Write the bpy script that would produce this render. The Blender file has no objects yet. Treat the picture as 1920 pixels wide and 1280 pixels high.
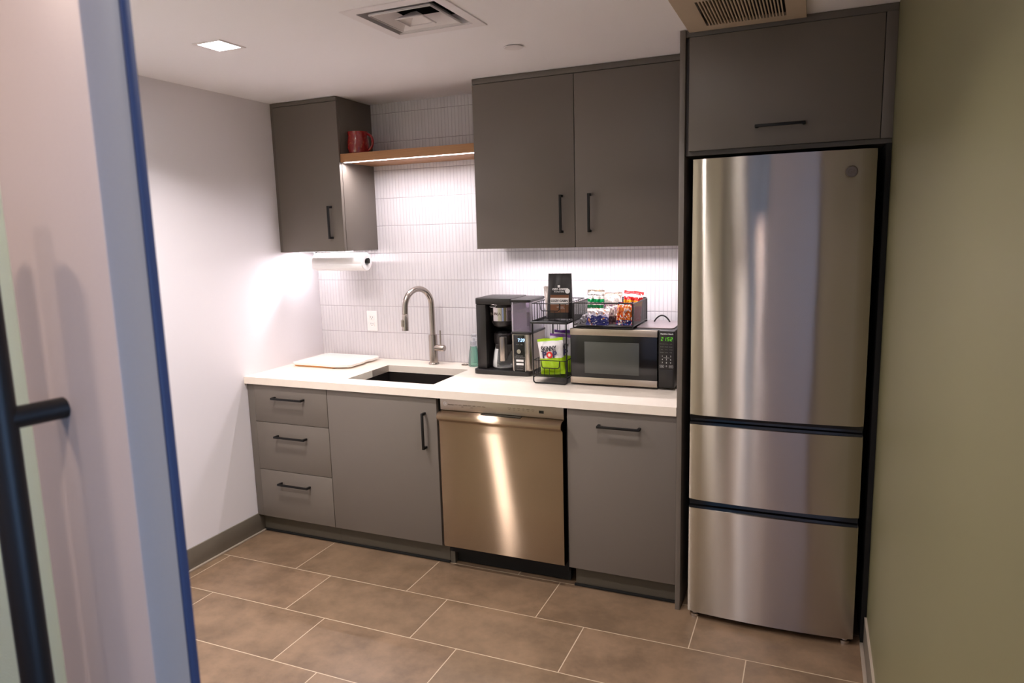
import bpy, bmesh, math, random
from mathutils import Vector, Matrix, Euler
random.seed(7)
S = bpy.context.scene
COL = S.collection
PI = math.pi

# ------------------------------------------------------------------ camera
cam_d = bpy.data.cameras.new('camera'); cam = bpy.data.objects.new('camera', cam_d); COL.objects.link(cam)
CAM = Vector((2.7152, -3.4083, 1.5694)); YAW, PITCH, ROLL, FPX = .4071, -.1541, -.0271, 1317.5
_f = Vector((-math.sin(YAW)*math.cos(PITCH), math.cos(YAW)*math.cos(PITCH), math.sin(PITCH)))
_r = Vector((math.cos(YAW), math.sin(YAW), 0)); _u = _r.cross(_f)
_r2 = _r*math.cos(ROLL)+_u*math.sin(ROLL); _u2 = -_r*math.sin(ROLL)+_u*math.cos(ROLL)
cam.matrix_world = Matrix(((_r2.x, _u2.x, -_f.x, CAM.x), (_r2.y, _u2.y, -_f.y, CAM.y), (_r2.z, _u2.z, -_f.z, CAM.z), (0, 0, 0, 1)))
cam_d.sensor_width = 36; cam_d.lens = FPX*36/1920; cam_d.clip_start = .02
cam_d.dof.use_dof = True; cam_d.dof.focus_distance = 3.3; cam_d.dof.aperture_fstop = 6.3
S.camera = cam

# ------------------------------------------------------------------ exposure, world
S.view_settings.view_transform = 'Standard'; S.view_settings.look = 'None'
S.view_settings.exposure = 0.85; S.view_settings.gamma = 1; S.view_settings.use_curve_mapping = False
S.cycles.diffuse_bounces = 8; S.cycles.max_bounces = 14
W = bpy.data.worlds.new('world'); S.world = W; W.use_nodes = True
W.node_tree.nodes['Background'].inputs[0].default_value = (.34, .58, 1.0, 1)
W.node_tree.nodes['Background'].inputs[1].default_value = 5.0

# ------------------------------------------------------------------ lights of the place
def area(name, loc, sx, sy, power, color, rot=(0, 0, 0), spread=PI):
    d = bpy.data.lights.new(name, 'AREA'); d.shape = 'RECTANGLE'; d.size = sx; d.size_y = sy
    d.energy = power; d.color = color; d.spread = spread
    o = bpy.data.objects.new(name, d); COL.objects.link(o); o.location = loc; o.rotation_euler = rot
    return o
LED = (1.0, .92, .91); COOL = (1.0, .92, .96)
# recessed ceiling downlights (the first is in view)
for x, y, pw in ((.655, -1.30, 7.5), (2.02, -1.30, 3.2), (.42, -2.30, 11.5), (2.15, -2.25, 6.0)):
    area('downlight_lamp', (x, y, 2.262), .10, .10, pw, LED, spread=2.2)
# strips under the shelf and the wall cabinets
area('shelf_strip_lamp', (.82, -.284, 1.9475), .74, .012, 3.6, COOL, spread=2.95)
area('cabinet_strip_lamp', (1.72, -.165, 1.4898), .98, .012, 3.2, COOL, spread=2.5)
area('corner_strip_lamp', (.22, -.198, 1.4898), .36, .010, 3.1, COOL)
# hallway ceiling lamp and the hallway window (sky comes in through the opening)
area('hallway_lamp', (1.57, -3.50, 2.262), .10, .10, 4.2, (1.0, .74, .60))
area('hallway_lamp', (2.23, -3.50, 2.262), .10, .10, 3.4, (1.0, .74, .62))
area('hallway_lamp', (1.6, -4.7, 2.262), .10, .10, 7, (1.0, .80, .74))
p = area('window_portal', (5.17, -3.8, 1.35), 1.7, 1.4, 1, (1, 1, 1), rot=(0, PI/2, 0)); p.data.cycles.is_portal = True

# ------------------------------------------------------------------ materials
def rgb(r, g, b):
    return tuple(((c/255)/12.92 if c/255 <= .04045 else ((c/255+.055)/1.055)**2.4) for c in (r, g, b)) + (1,)
def mat(name, color, rough=.5, metal=0., **k):
    m = bpy.data.materials.new(name); m.use_nodes = True
    b = m.node_tree.nodes['Principled BSDF']
    b.inputs['Base Color'].default_value = color; b.inputs['Roughness'].default_value = rough; b.inputs['Metallic'].default_value = metal
    for kk, v in k.items(): b.inputs[kk.replace('_', ' ')].default_value = v
    return m
def nd(m, t, **k):
    n = m.node_tree.nodes.new(t)
    for a, v in k.items(): setattr(n, a, v)
    return n
def lk(m, a, b): m.node_tree.links.new(a, b)
def bsdf(m): return m.node_tree.nodes['Principled BSDF']
def mth(m, op, a, b=None, c=None):
    n = nd(m, 'ShaderNodeMath', operation=op)
    for i, v in enumerate((a, b, c)):
        if v is None: continue
        if isinstance(v, (int, float)): n.inputs[i].default_value = v
        else: lk(m, v, n.inputs[i])
    return n.outputs[0]
def mixc(m, f, a, b, bt='MIX'):
    n = nd(m, 'ShaderNodeMix', data_type='RGBA', blend_type=bt)
    if isinstance(f, (int, float)): n.inputs[0].default_value = f
    else: lk(m, f, n.inputs[0])
    for i, v in ((6, a), (7, b)):
        if isinstance(v, tuple): n.inputs[i].default_value = v
        else: lk(m, v, n.inputs[i])
    return n.outputs[2]
def pos(m):
    g = nd(m, 'ShaderNodeNewGeometry'); s = nd(m, 'ShaderNodeSeparateXYZ'); lk(m, g.outputs['Position'], s.inputs[0])
    return g.outputs['Position'], s.outputs[0], s.outputs[1], s.outputs[2]
def objc(m):
    g = nd(m, 'ShaderNodeTexCoord'); s = nd(m, 'ShaderNodeSeparateXYZ'); lk(m, g.outputs['Object'], s.inputs[0])
    return g.outputs['Object'], s.outputs[0], s.outputs[1], s.outputs[2]
def noise(m, vec, scale, detail=3., rough=.5, sc=None):
    n = nd(m, 'ShaderNodeTexNoise'); n.inputs['Scale'].default_value = scale; n.inputs['Detail'].default_value = detail; n.inputs['Roughness'].default_value = rough
    if sc:
        mp = nd(m, 'ShaderNodeMapping'); mp.inputs['Scale'].default_value = sc; lk(m, vec, mp.inputs[0]); vec = mp.outputs[0]
    lk(m, vec, n.inputs['Vector']); return n.outputs[0]
def bump(m, h, strength=.2, dist=.002):
    b = nd(m, 'ShaderNodeBump'); b.inputs['Strength'].default_value = strength; b.inputs['Distance'].default_value = dist
    lk(m, h, b.inputs['Height']); lk(m, b.outputs[0], bsdf(m).inputs['Normal'])
def speckled(name, c1, c2, rough, scale=60, bstr=.05, **k):
    m = mat(name, c1, rough, **k); P = objc(m)[0]
    n = noise(m, P, scale, 4); lk(m, mixc(m, n, c1, c2), bsdf(m).inputs['Base Color'])
    if bstr: bump(m, n, bstr, .001)
    return m

M = {}
M['paint_white'] = speckled('paint_white', rgb(226, 222, 226), rgb(223, 219, 223), .65, 250, .06)
M['ceiling'] = speckled('ceiling_paint', rgb(244, 241, 244), rgb(241, 238, 241), .8, 200, .04)
M['paint_green'] = speckled('paint_green', rgb(118, 114, 84), rgb(115, 111, 81), .42, 220, .05)
M['paint_sage'] = speckled('paint_sage', rgb(190, 192, 170), rgb(186, 188, 166), .6, 220, .05)
M['cabinet'] = speckled('grey_laminate', rgb(109, 101, 93), rgb(105, 97, 89), .5, 500, .03)
M['cab_edge'] = speckled('grey_laminate_edge', rgb(102, 95, 88), rgb(98, 91, 84), .55, 300, .03)
M['kick'] = speckled('toe_kick_laminate', rgb(84, 78, 68), rgb(80, 74, 64), .35, 90, .03)
M['black'] = mat('matte_black_metal', rgb(14, 12, 12), .45, .0, Specular_IOR_Level=.35)
M['black_and_shade'] = speckled('black_parts_and_shade', rgb(16, 14, 13), rgb(12, 11, 10), .8, 50, 0)  # black parts; also painted shade in cabinet gaps and beside the fridge
M['gloss_black'] = mat('gloss_black', rgb(12, 12, 13), .12)
M['soft_black'] = speckled('black_plastic', rgb(30, 26, 25), rgb(26, 22, 21), .4, 120, .02)
M['counter'] = speckled('quartz', rgb(240, 229, 216), rgb(233, 221, 207), .30, 35, 0)
M['white_pl'] = mat('white_plastic', rgb(240, 236, 234), .35)
M['offwhite'] = mat('offwhite_plate', rgb(232, 226, 228), .45)
M['beige_pl'] = speckled('beige_plastic', rgb(196, 178, 156), rgb(190, 172, 150), .5, 60, .02)
M['baseb'] = speckled('rubber_baseboard', rgb(112, 104, 92), rgb(108, 100, 88), .5, 40, .02)
M['trimline'] = mat('tile_edge_trim', rgb(190, 176, 160), .35, .4)
M['wood'] = mat('oak', rgb(170, 120, 78), .5)
P = objc(M['wood'])[0]
n1 = noise(M['wood'], P, 14, 5, .6, (.6, 6, 12)); n2 = noise(M['wood'], P, 60, 3, .5, (.3, 5, 8))
w = mixc(M['wood'], n1, rgb(158, 112, 74), rgb(190, 142, 98)); lk(M['wood'], mixc(M['wood'], mth(M['wood'], 'MULTIPLY', n2, .35), w, rgb(132, 90, 58)), bsdf(M['wood']).inputs['Base Color']); bump(M['wood'], n1, .05)
M['paper'] = mat('paper_towel', rgb(248, 246, 246), .9)
_n = noise(M['paper'], objc(M['paper'])[0], 160, 2); bump(M['paper'], _n, .3, .001)
M['steel_rod'] = mat('brushed_nickel', rgb(178, 168, 160), .27, 1.)
M['chrome'] = mat('chrome', rgb(205, 200, 196), .12, 1.)
M['red_glaze'] = mat('red_glaze', rgb(120, 10, 14), .10, Coat_Weight=.6)
_P = objc(M['red_glaze'])[0]; _n = noise(M['red_glaze'], _P, 70, 3, .7)
_r = nd(M['red_glaze'], 'ShaderNodeValToRGB'); _r.color_ramp.elements[0].position = .56; _r.color_ramp.elements[1].position = .74
_r.color_ramp.elements[0].color = rgb(128, 8, 14); _r.color_ramp.elements[1].color = rgb(190, 110, 80); lk(M['red_glaze'], _n, _r.inputs[0]); lk(M['red_glaze'], _r.outputs[0], bsdf(M['red_glaze']).inputs['Base Color']); bump(M['red_glaze'], _n, .3, .002)
M['sink'] = speckled('black_granite', rgb(34, 27, 24), rgb(26, 20, 18), .45, 300, .05)
M['board'] = mat('white_polyethylene', rgb(246, 240, 234), .4)
M['amber'] = mat('amber_rubber', rgb(222, 160, 92), .5)
def clear(name, tint, gloss=.12, rough=.05):
    m = mat(name, (.9, .9, .9, 1), rough, .0); t = nd(m, 'ShaderNodeBsdfTransparent'); t.inputs[0].default_value = tint
    fr = nd(m, 'ShaderNodeFresnel'); fr.inputs[0].default_value = 1.45; mx = nd(m, 'ShaderNodeMixShader')
    lk(m, mth(m, 'ADD', fr.outputs[0], gloss), mx.inputs[0]); lk(m, t.outputs[0], mx.inputs[1]); lk(m, bsdf(m).outputs[0], mx.inputs[2])
    lk(m, mx.outputs[0], m.node_tree.nodes['Material Output'].inputs[0]); return m
M['glass'] = clear('clear_glass', (.97, .97, .97, 1), .02)
M['tank'] = clear('smoky_tank', (.88, .82, .90, 1), .07, .2)
M['soap'] = clear('green_soap', (.42, .72, .60, 1), .12, .1)
M['pump'] = clear('clear_pump_plastic', (.85, .85, .88, 1), .15, .2)
M['blue_pl'] = mat('blue_plastic', rgb(56, 84, 160), .3)
M['steel_satin'] = mat('stainless_satin', rgb(178, 168, 158), .34, 1.)  # plain satin steel, one even colour
M['ink_white'] = mat('print_white', rgb(235, 235, 235), .5)
M['ink_grey'] = mat('print_grey', rgb(125, 125, 122), .5)
M['ink_dim'] = mat('print_dim', rgb(92, 78, 64), .5)
M['ink_navy'] = mat('print_navy', rgb(46, 42, 84), .5)
M['ink_black'] = mat('print_black', rgb(36, 33, 40), .5)
M['ink_red'] = mat('print_red', rgb(214, 40, 34), .5)
M['ink_cream'] = mat('print_cream', rgb(232, 205, 190), .5)
def emis(name, c, s):
    m = mat(name, (0, 0, 0, 1), .5); b = bsdf(m); b.inputs['Emission Color'].default_value = c; b.inputs['Emission Strength'].default_value = s; return m
M['led'] = emis('led_strip', (1, .90, .97, 1), 6.)
M['lamp_pane'] = emis('lamp_diffuser', (1, .97, .96, 1), 20.)
M['green_seg'] = emis('green_segments', (.22, 1, .02, 1), .75)
M['blue_seg'] = emis('blue_segments', (.35, .55, 1, 1), 1.6)
M['dim_window'] = speckled('microwave_window', rgb(74, 76, 72), rgb(68, 70, 66), .25, 900, 0)
# door leaf
M['door_paint'] = speckled('door_paint', rgb(172, 160, 152), rgb(168, 156, 148), .4, 300, .03)
M['seal'] = mat('navy_seal', rgb(52, 64, 96), .5)
M['lite'] = mat('frosted_glass', rgb(214, 226, 208), .35, Transmission_Weight=.55, IOR=1.3)
_P = objc(M['lite'])[0]; bump(M['lite'], noise(M['lite'], _P, 90, 2, .5, (1, 1, 8)), .3, .002)
# stainless steel sheet, brushed along x: highlights stretch up and down
def brushed(name, c, rough, an=.8, wav=.0):
    m = bpy.data.materials.new(name); m.use_nodes = True; m.node_tree.nodes.remove(m.node_tree.nodes['Principled BSDF'])
    b = nd(m, 'ShaderNodeBsdfAnisotropic'); b.inputs['Color'].default_value = c; b.inputs['Anisotropy'].default_value = an
    lk(m, b.outputs[0], m.node_tree.nodes['Material Output'].inputs[0])
    t = nd(m, 'ShaderNodeTangent', direction_type='UV_MAP', uv_map='UVMap'); lk(m, t.outputs[0], b.inputs['Tangent'])
    P = objc(m)[0]; n = noise(m, P, 14, 3, .6, (.5, 1, 8)); lk(m, mth(m, 'MULTIPLY_ADD', n, .01, rough-.005), b.inputs['Roughness'])
    if wav:
        n2 = noise(m, P, 3.2, 1, .4, (2.0, 1, .5)); bp = nd(m, 'ShaderNodeBump'); bp.inputs['Strength'].default_value = wav; bp.inputs['Distance'].default_value = .03
        lk(m, n2, bp.inputs['Height']); lk(m, bp.outputs[0], b.inputs['Normal'])
    return m
M['steel'] = brushed('stainless_sheet', rgb(188, 179, 170), .22, .80, .05)
M['steel_dw'] = brushed('stainless_dishwasher', rgb(160, 140, 120), .215, .88, .0)
M['steel_panel'] = brushed('stainless_strip', rgb(176, 164, 150), .38, .3)

# floor: running bond of 24x12 tiles, each row shifted by a third
def floor_mat():
    m = mat('floor_tile', rgb(150, 120, 96), .42); P, X, Y, Z = pos(m)
    row_f = mth(m, 'DIVIDE', mth(m, 'SUBTRACT', -.603, Y), .3125); row = mth(m, 'FLOOR', row_f)
    xs = mth(m, 'SUBTRACT', mth(m, 'DIVIDE', mth(m, 'SUBTRACT', X, .475), .6185), mth(m, 'MULTIPLY', row, .3355))
    colu = mth(m, 'FLOOR', xs)
    fx = mth(m, 'MULTIPLY', mth(m, 'PINGPONG', xs, .5), .6185); fy = mth(m, 'MULTIPLY', mth(m, 'PINGPONG', row_f, .5), .3125)
    d = mth(m, 'MINIMUM', fx, fy); g = mth(m, 'LESS_THAN', d, .0019)
    cv = nd(m, 'ShaderNodeCombineXYZ'); lk(m, row, cv.inputs[0]); lk(m, colu, cv.inputs[1])
    wn = nd(m, 'ShaderNodeTexWhiteNoise'); lk(m, cv.outputs[0], wn.inputs['Vector'])
    off = nd(m, 'ShaderNodeVectorMath', operation='MULTIPLY_ADD'); lk(m, wn.outputs['Color'], off.inputs[0]); off.inputs[1].default_value = (9, 9, 9); lk(m, P, off.inputs[2])
    a = noise(m, off.outputs[0], 6, 9, .66); b = noise(m, off.outputs[0], 38, 6, .7, (1, 1.6, 1))
    r = nd(m, 'ShaderNodeValToRGB'); r.color_ramp.elements[0].position = .38; r.color_ramp.elements[1].position = .62
    r.color_ramp.elements[0].color = rgb(88, 70, 54); r.color_ramp.elements[1].color = rgb(122, 99, 78); lk(m, a, r.inputs[0])
    c = mixc(m, mth(m, 'MULTIPLY', b, .5), r.outputs[0], rgb(140, 115, 91))
    c = mixc(m, mth(m, 'MULTIPLY', wn.outputs['Value'], .22), c, rgb(96, 84, 62))
    c = mixc(m, g, c, rgb(180, 162, 138)); lk(m, c, bsdf(m).inputs['Base Color'])
    h = mth(m, 'ADD', mth(m, 'MULTIPLY', b, .15), mth(m, 'SUBTRACT', 1., g)); bump(m, h, .25, .0012)
    lk(m, mth(m, 'MULTIPLY_ADD', b, .25, .26), bsdf(m).inputs['Roughness'])
    return m
M['floor'] = floor_mat()
# backsplash: stacked finger tiles, 20 mm wide, 152 mm tall
def splash_mat():
    m = mat('finger_tile', rgb(226, 222, 226), .22); P, X, Y, Z = pos(m)
    zf = mth(m, 'DIVIDE', mth(m, 'SUBTRACT', Z, .8655), .1515); xf = mth(m, 'DIVIDE', X, .0203)
    fz = mth(m, 'MULTIPLY', mth(m, 'PINGPONG', zf, .5), .1515); fx = mth(m, 'MULTIPLY', mth(m, 'PINGPONG', xf, .5), .0203)
    gz = mth(m, 'LESS_THAN', fz, .0011); gx = mth(m, 'LESS_THAN', fx, .0008)
    g = mth(m, 'MAXIMUM', gz, gx)
    cv = nd(m, 'ShaderNodeCombineXYZ'); lk(m, mth(m, 'FLOOR', zf), cv.inputs[0]); lk(m, mth(m, 'FLOOR', xf), cv.inputs[1])
    wn = nd(m, 'ShaderNodeTexWhiteNoise'); lk(m, cv.outputs[0], wn.inputs['Vector'])
    c = mixc(m, wn.outputs['Value'], rgb(212, 208, 210), rgb(206, 202, 204)); lk(m, mixc(m, gz, mixc(m, gx, c, rgb(178, 172, 177)), rgb(150, 143, 148)), bsdf(m).inputs['Base Color'])
    lk(m, mth(m, 'MULTIPLY_ADD', wn.outputs['Value'], .12, .2), bsdf(m).inputs['Roughness'])
    sx = mth(m, 'SMOOTH_MIN', fx, .004, .003); sz = mth(m, 'SMOOTH_MIN', fz, .004, .003)
    bump(m, mth(m, 'MINIMUM', sx, sz), .35, 1.)
    return m
M['splash'] = splash_mat()
# perforated metal
def perf_mat(name, col, period=.0045, wire=.34, horiz=False):
    m = mat(name, col, .5); P, X, Y, Z = objc(m)
    tr = nd(m, 'ShaderNodeBsdfTransparent'); mx = nd(m, 'ShaderNodeMixShader')
    s = mth(m, 'ADD', X, Y)
    a = mth(m, 'LESS_THAN', mth(m, 'FRACT', mth(m, 'DIVIDE', s, period)), wire); b = mth(m, 'LESS_THAN', mth(m, 'FRACT', mth(m, 'DIVIDE', mth(m, 'ADD', Z, mth(m, 'MULTIPLY', Y, 1. if horiz else 0.)), period)), wire)
    lk(m, mth(m, 'MAXIMUM', a, b), mx.inputs[0]); lk(m, tr.outputs[0], mx.inputs[1]); lk(m, bsdf(m).outputs[0], mx.inputs[2])
    lk(m, mx.outputs[0], m.node_tree.nodes['Material Output'].inputs[0]); return m
M['mesh'] = perf_mat('wire_mesh', rgb(44, 38, 36), .004, .58)
M['mesh_floor'] = perf_mat('wire_mesh_floor', rgb(60, 54, 50), .004, .5, True)

def banded(name, bands, rough=.3, ns=30, warp=.06, crumple=.5, spots=None):
    """bag film: colour bands by height (0..1), wrinkled"""
    m = mat(name, bands[0][1], rough); g = nd(m, 'ShaderNodeTexCoord'); s = nd(m, 'ShaderNodeSeparateXYZ'); lk(m, g.outputs['Generated'], s.inputs[0])
    n = noise(m, g.outputs['Generated'], ns/6, 2)
    f = mth(m, 'ADD', s.outputs[2], mth(m, 'MULTIPLY', mth(m, 'SUBTRACT', n, .5), warp))
    r = nd(m, 'ShaderNodeValToRGB'); cr = r.color_ramp; cr.interpolation = 'CONSTANT'
    cr.elements[0].position = 0; cr.elements[0].color = bands[0][1]
    cr.elements[1].position = bands[1][0] if len(bands) > 1 else 1; cr.elements[1].color = bands[1][1] if len(bands) > 1 else bands[0][1]
    for p_, c_ in bands[2:]:
        e = cr.elements.new(p_); e.color = c_
    lk(m, f, r.inputs[0]); out = r.outputs[0]
    for (th, c_, sc_) in (spots or []):
        q = noise(m, g.outputs['Generated'], sc_, 2, .5)
        out = mixc(m, mth(m, 'GREATER_THAN', q, th), out, c_)
    lk(m, out, bsdf(m).inputs['Base Color'])
    v = noise(m, g.outputs['Generated'], ns/5, 3, .6); bump(m, v, crumple, .02)
    return m

# ------------------------------------------------------------------ geometry helpers
class MB:
    """collects shapes of one part, in world (or local) coordinates"""
    def __init__(s): s.b = bmesh.new()
    def add(s, verts, faces, smooth=False):
        vs = [s.b.verts.new(v) for v in verts]
        for f in faces:
            try: q = s.b.faces.new([vs[i] for i in f]); q.smooth = smooth
            except ValueError: pass
        return vs
    def box(s, x0, x1, y0, y1, z0, z1, bev=0., seg=2):
        t = bmesh.new(); bmesh.ops.create_cube(t, size=1.)
        bmesh.ops.scale(t, vec=(x1-x0, y1-y0, z1-z0), verts=t.verts); bmesh.ops.translate(t, vec=((x0+x1)/2, (y0+y1)/2, (z0+z1)/2), verts=t.verts)
        if bev: bmesh.ops.bevel(t, geom=t.edges[:], offset=bev, segments=seg, profile=.5, affect='EDGES')
        s.merge(t); return s
    def merge(s, t, mtx=None):
        if mtx: bmesh.ops.transform(t, matrix=mtx, verts=t.verts)
        me = bpy.data.meshes.new('tmp'); t.to_mesh(me); t.free(); s.b.from_mesh(me); bpy.data.meshes.remove(me)
    def prism(s, pts, a0, a1, axis='x', bev=0., smooth=False):
        """extrude a closed 2D outline; axis x: pts=(y,z); y: (x,z); z: (x,y)"""
        def P3(p, a): return {'x': (a, p[0], p[1]), 'y': (p[0], a, p[1]), 'z': (p[0], p[1], a)}[axis]
        n = len(pts); t = bmesh.new()
        A = [t.verts.new(P3(p, a0)) for p in pts]; B = [t.verts.new(P3(p, a1)) for p in pts]
        t.faces.new(A); t.faces.new(B[::-1])
        for i in range(n): t.faces.new((A[i], B[i], B[(i+1) % n], A[(i+1) % n])).smooth = smooth
        bmesh.ops.recalc_face_normals(t, faces=t.faces)
        if bev: bmesh.ops.bevel(t, geom=t.edges[:], offset=bev, segments=2, profile=.5, affect='EDGES')
        s.merge(t); return s
    def tube(s, path, r, seg=12, cap=True, closed=False):
        path = [Vector(p) for p in path]; n = len(path); rings = []; prev = None
        rr = r if isinstance(r, (list, tuple)) else [r]*n
        for i, p in enumerate(path):
            if closed: d = (path[(i+1) % n]-path[i-1]).normalized()
            elif i == 0: d = (path[1]-p).normalized()
            elif i == n-1: d = (p-path[-2]).normalized()
            else: d = ((path[i+1]-p).normalized()+(p-path[i-1]).normalized()).normalized()
            if prev is None: u = d.orthogonal().normalized()
            else: u = (prev-d*prev.dot(d)).normalized()
            prev = u; v = d.cross(u)
            rings.append([s.b.verts.new(p+(u*math.cos(2*PI*k/seg)+v*math.sin(2*PI*k/seg))*rr[i]) for k in range(seg)])
        m = n if closed else n-1
        for i in range(m):
            A, B = rings[i], rings[(i+1) % n]
            for k in range(seg):
                s.b.faces.new((A[k], A[(k+1) % seg], B[(k+1) % seg], B[k])).smooth = True
        if cap and not closed: s.b.faces.new(rings[0][::-1]); s.b.faces.new(rings[-1])
        return s
    def cyl(s, a, b, r, seg=24): return s.tube([a, b], r, seg)
    def lathe(s, prof, c, seg=40, axis='z', close=False):
        """prof list of (r,h) around axis through c"""
        rings = []
        for r, h in prof:
            ring = []
            for k in range(seg):
                a = 2*PI*k/seg; x, y = r*math.cos(a), r*math.sin(a)
                v = {'z': (x, y, h), 'x': (h, x, y), 'y': (x, h, y)}[axis]
                ring.append(s.b.verts.new((c[0]+v[0], c[1]+v[1], c[2]+v[2])))
            rings.append(ring)
        for i in range(len(rings)-1):
            for k in range(seg): s.b.faces.new((rings[i][k], rings[i][(k+1) % seg], rings[i+1][(k+1) % seg], rings[i+1][k])).smooth = True
        if close:
            for k in range(seg): s.b.faces.new((rings[-1][k], rings[-1][(k+1) % seg], rings[0][(k+1) % seg], rings[0][k])).smooth = True
        else:
            s.b.faces.new(rings[0]); s.b.faces.new(rings[-1])
        return s
    def rail(s, pts, w, closed=False):  # square bar along points
        return s.tube(pts, w, 8, True, closed)

def rot_obj(o, org): pass
def finish(name, mb, material, origin, uv=False, recalc=True, autosmooth=True):
    b = mb.b
    if recalc: bmesh.ops.recalc_face_normals(b, faces=b.faces)
    if autosmooth:
        for f in b.faces: f.smooth = True
        for e in b.edges:
            if len(e.link_faces) == 2 and e.calc_face_angle(0) > .6: e.smooth = False
    me = bpy.data.meshes.new(name); b.to_mesh(me); b.free()
    if uv:
        l = me.uv_layers.new(name='UVMap')
        for lp in me.loops:
            v = me.vertices[lp.vertex_index].co; l.data[lp.index].uv = (v.x+.37*v.y, v.z)
    me.transform(Matrix.Translation(-Vector(origin)))
    me.materials.append(material)
    return me
def root(name, label, cat, loc, group=None, kind=None, rot=(0, 0, 0)):
    o = bpy.data.objects.new(name, None); COL.objects.link(o); o.location = loc; o.rotation_euler = rot; o.empty_display_size = .05
    if label: o['label'] = label
    if cat: o['category'] = cat
    if group: o['group'] = group
    if kind: o['kind'] = kind
    o['_org'] = tuple(loc)
    return o
def part(name, mb, material, parent, uv=False, local=False, label=None):
    p = parent
    while p.parent: p = p.parent
    org = (0, 0, 0) if local else tuple(p['_org'])
    me = finish(name, mb, material, org, uv); o = bpy.data.objects.new(name, me); COL.objects.link(o); o.parent = parent
    if label: o['label'] = label
    return o
def single(name, mb, material, label=None, cat=None, group=None, kind=None, origin=None, uv=False, autosmooth=True):
    if origin is None:
        vs = [v.co for v in mb.b.verts]
        lo = [min(v[i] for v in vs) for i in range(3)]; hi = [max(v[i] for v in vs) for i in range(3)]
        origin = ((lo[0]+hi[0])/2, (lo[1]+hi[1])/2, lo[2])
    me = finish(name, mb, material, origin, uv, True, autosmooth); o = bpy.data.objects.new(name, me); COL.objects.link(o); o.location = origin
    for k_, v in (('label', label), ('category', cat), ('group', group), ('kind', kind)):
        if v: o[k_] = v
    return o
def text_mb(txt, size, mtx, ext=.0003, offset=0., spacing=1., mb=None, align='CENTER', shear=0., fit=None):
    cu = bpy.data.curves.new('t', 'FONT'); cu.body = txt; cu.size = size; cu.extrude = ext; cu.offset = offset; cu.space_character = spacing
    cu.align_x = align; cu.align_y = 'CENTER'; cu.shear = shear; cu.resolution_u = 3
    o = bpy.data.objects.new('t', cu); me = bpy.data.meshes.new_from_object(o)
    if fit:
        xs = [v.co.x for v in me.vertices]; ys = [v.co.y for v in me.vertices]
        cx, cy = (min(xs)+max(xs))/2, (min(ys)+max(ys))/2; sx = fit[0]/(max(xs)-min(xs)); sy = fit[1]/(max(ys)-min(ys))
        for v in me.vertices: v.co.x = (v.co.x-cx)*sx; v.co.y = (v.co.y-cy)*sy
    me.transform(mtx); mb = mb or MB(); mb.b.from_mesh(me); bpy.data.objects.remove(o); bpy.data.curves.remove(cu); bpy.data.meshes.remove(me)
    return mb
def face_m(x, y, z):   # writing on a face that looks towards -y
    return Matrix.Translation((x, y, z)) @ Matrix.Rotation(PI/2, 4, 'X')

def arc(c, r, a0, a1, n, plane='xz', y=0.):
    out = []
    for i in range(n+1):
        a = a0+(a1-a0)*i/n; p = (c[0]+r*math.cos(a), c[1]+r*math.sin(a)); out.append(p)
    return out

# ------------------------------------------------------------------ the room
ZC = 2.283; XR = 2.944; YF = -2.76   # ceiling, right wall, kitchen side of front wall
single('floor', MB().box(-1.2, 5.3, -5.6, .15, -.12, 0), M['floor'], kind='structure', origin=(0, 0, 0))
mb = MB()
hx0, hx1, hy0, hy1 = .600, .712, -1.357, -1.245     # hole for the downlight
dx0, dx1, dy0, dy1 = 1.318, 1.612, -1.378, -1.112   # hole for the air diffuser
for x0, x1, y0, y1 in ((-1.2, 5.3, -5.6, dy0), (-1.2, 5.3, dy1, .15), (-1.2, hx0, dy0, dy1), (hx0, hx1, dy0, hy0), (hx0, hx1, hy1, dy1), (hx1, dx0, dy0, dy1), (dx1, 5.3, dy0, dy1)):
    mb.box(x0, x1, y0, y1, ZC, ZC+.12)
single('ceiling', mb, M['ceiling'], kind='structure', origin=(1.5, -2, ZC))
single('wall_left', MB().box(-.12, 0, YF, .12, 0, ZC), M['paint_white'], kind='structure')
single('wall_back', MB().box(-.12, XR+.12, 0, .12, 0, ZC), M['splash'], kind='structure')
single('wall_right', MB().box(XR, XR+.12, -2.88, 0, 0, ZC), M['paint_green'], kind='structure')
mb = MB(); mb.box(-1.2, 1.88, YF-.12, YF, 0, ZC); mb.box(1.88, XR, YF-.12, YF, 2.13, ZC)
single('wall_front', mb, M['paint_sage'], kind='structure')
single('wall_hallway_right', MB().box(XR+.12, 5.3, YF-.12, YF, 0, ZC), M['paint_white'], kind='structure')
mb = MB(); mb.box(-1.2, 1.72, -5.6, -5.48, 0, ZC); mb.box(2.17, 5.3, -5.6, -5.48, 0, ZC); mb.box(1.72, 2.17, -5.6, -5.48, 2.15, ZC); mb.box(1.72, 2.17, -5.6, -5.48, 0, .1)
single('wall_hallway_back', mb, M['paint_white'], kind='structure')
wr = root('reflection_window', None, None, (1.945, -5.54, .1), kind='structure')  # unseen window added for the blue band reflected in the fridge
mb = MB()
for x in (1.72, 1.93, 2.135): mb.box(x, x+.035, -5.56, -5.52, .1, 2.15, .003)
mb.box(1.755, 2.135, -5.56, -5.52, .1, .14, .003); mb.box(1.755, 2.135, -5.56, -5.52, 2.11, 2.15, .003)
part('window_frame', mb, M['black'], wr)
tg = bpy.data.materials.new('tinted_glass'); tg.use_nodes = True; _t = tg.node_tree.nodes.new('ShaderNodeBsdfTransparent'); _t.inputs[0].default_value = (.28, .29, .29, 1)
tg.node_tree.links.new(_t.outputs[0], tg.node_tree.nodes['Material Output'].inputs[0])
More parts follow.
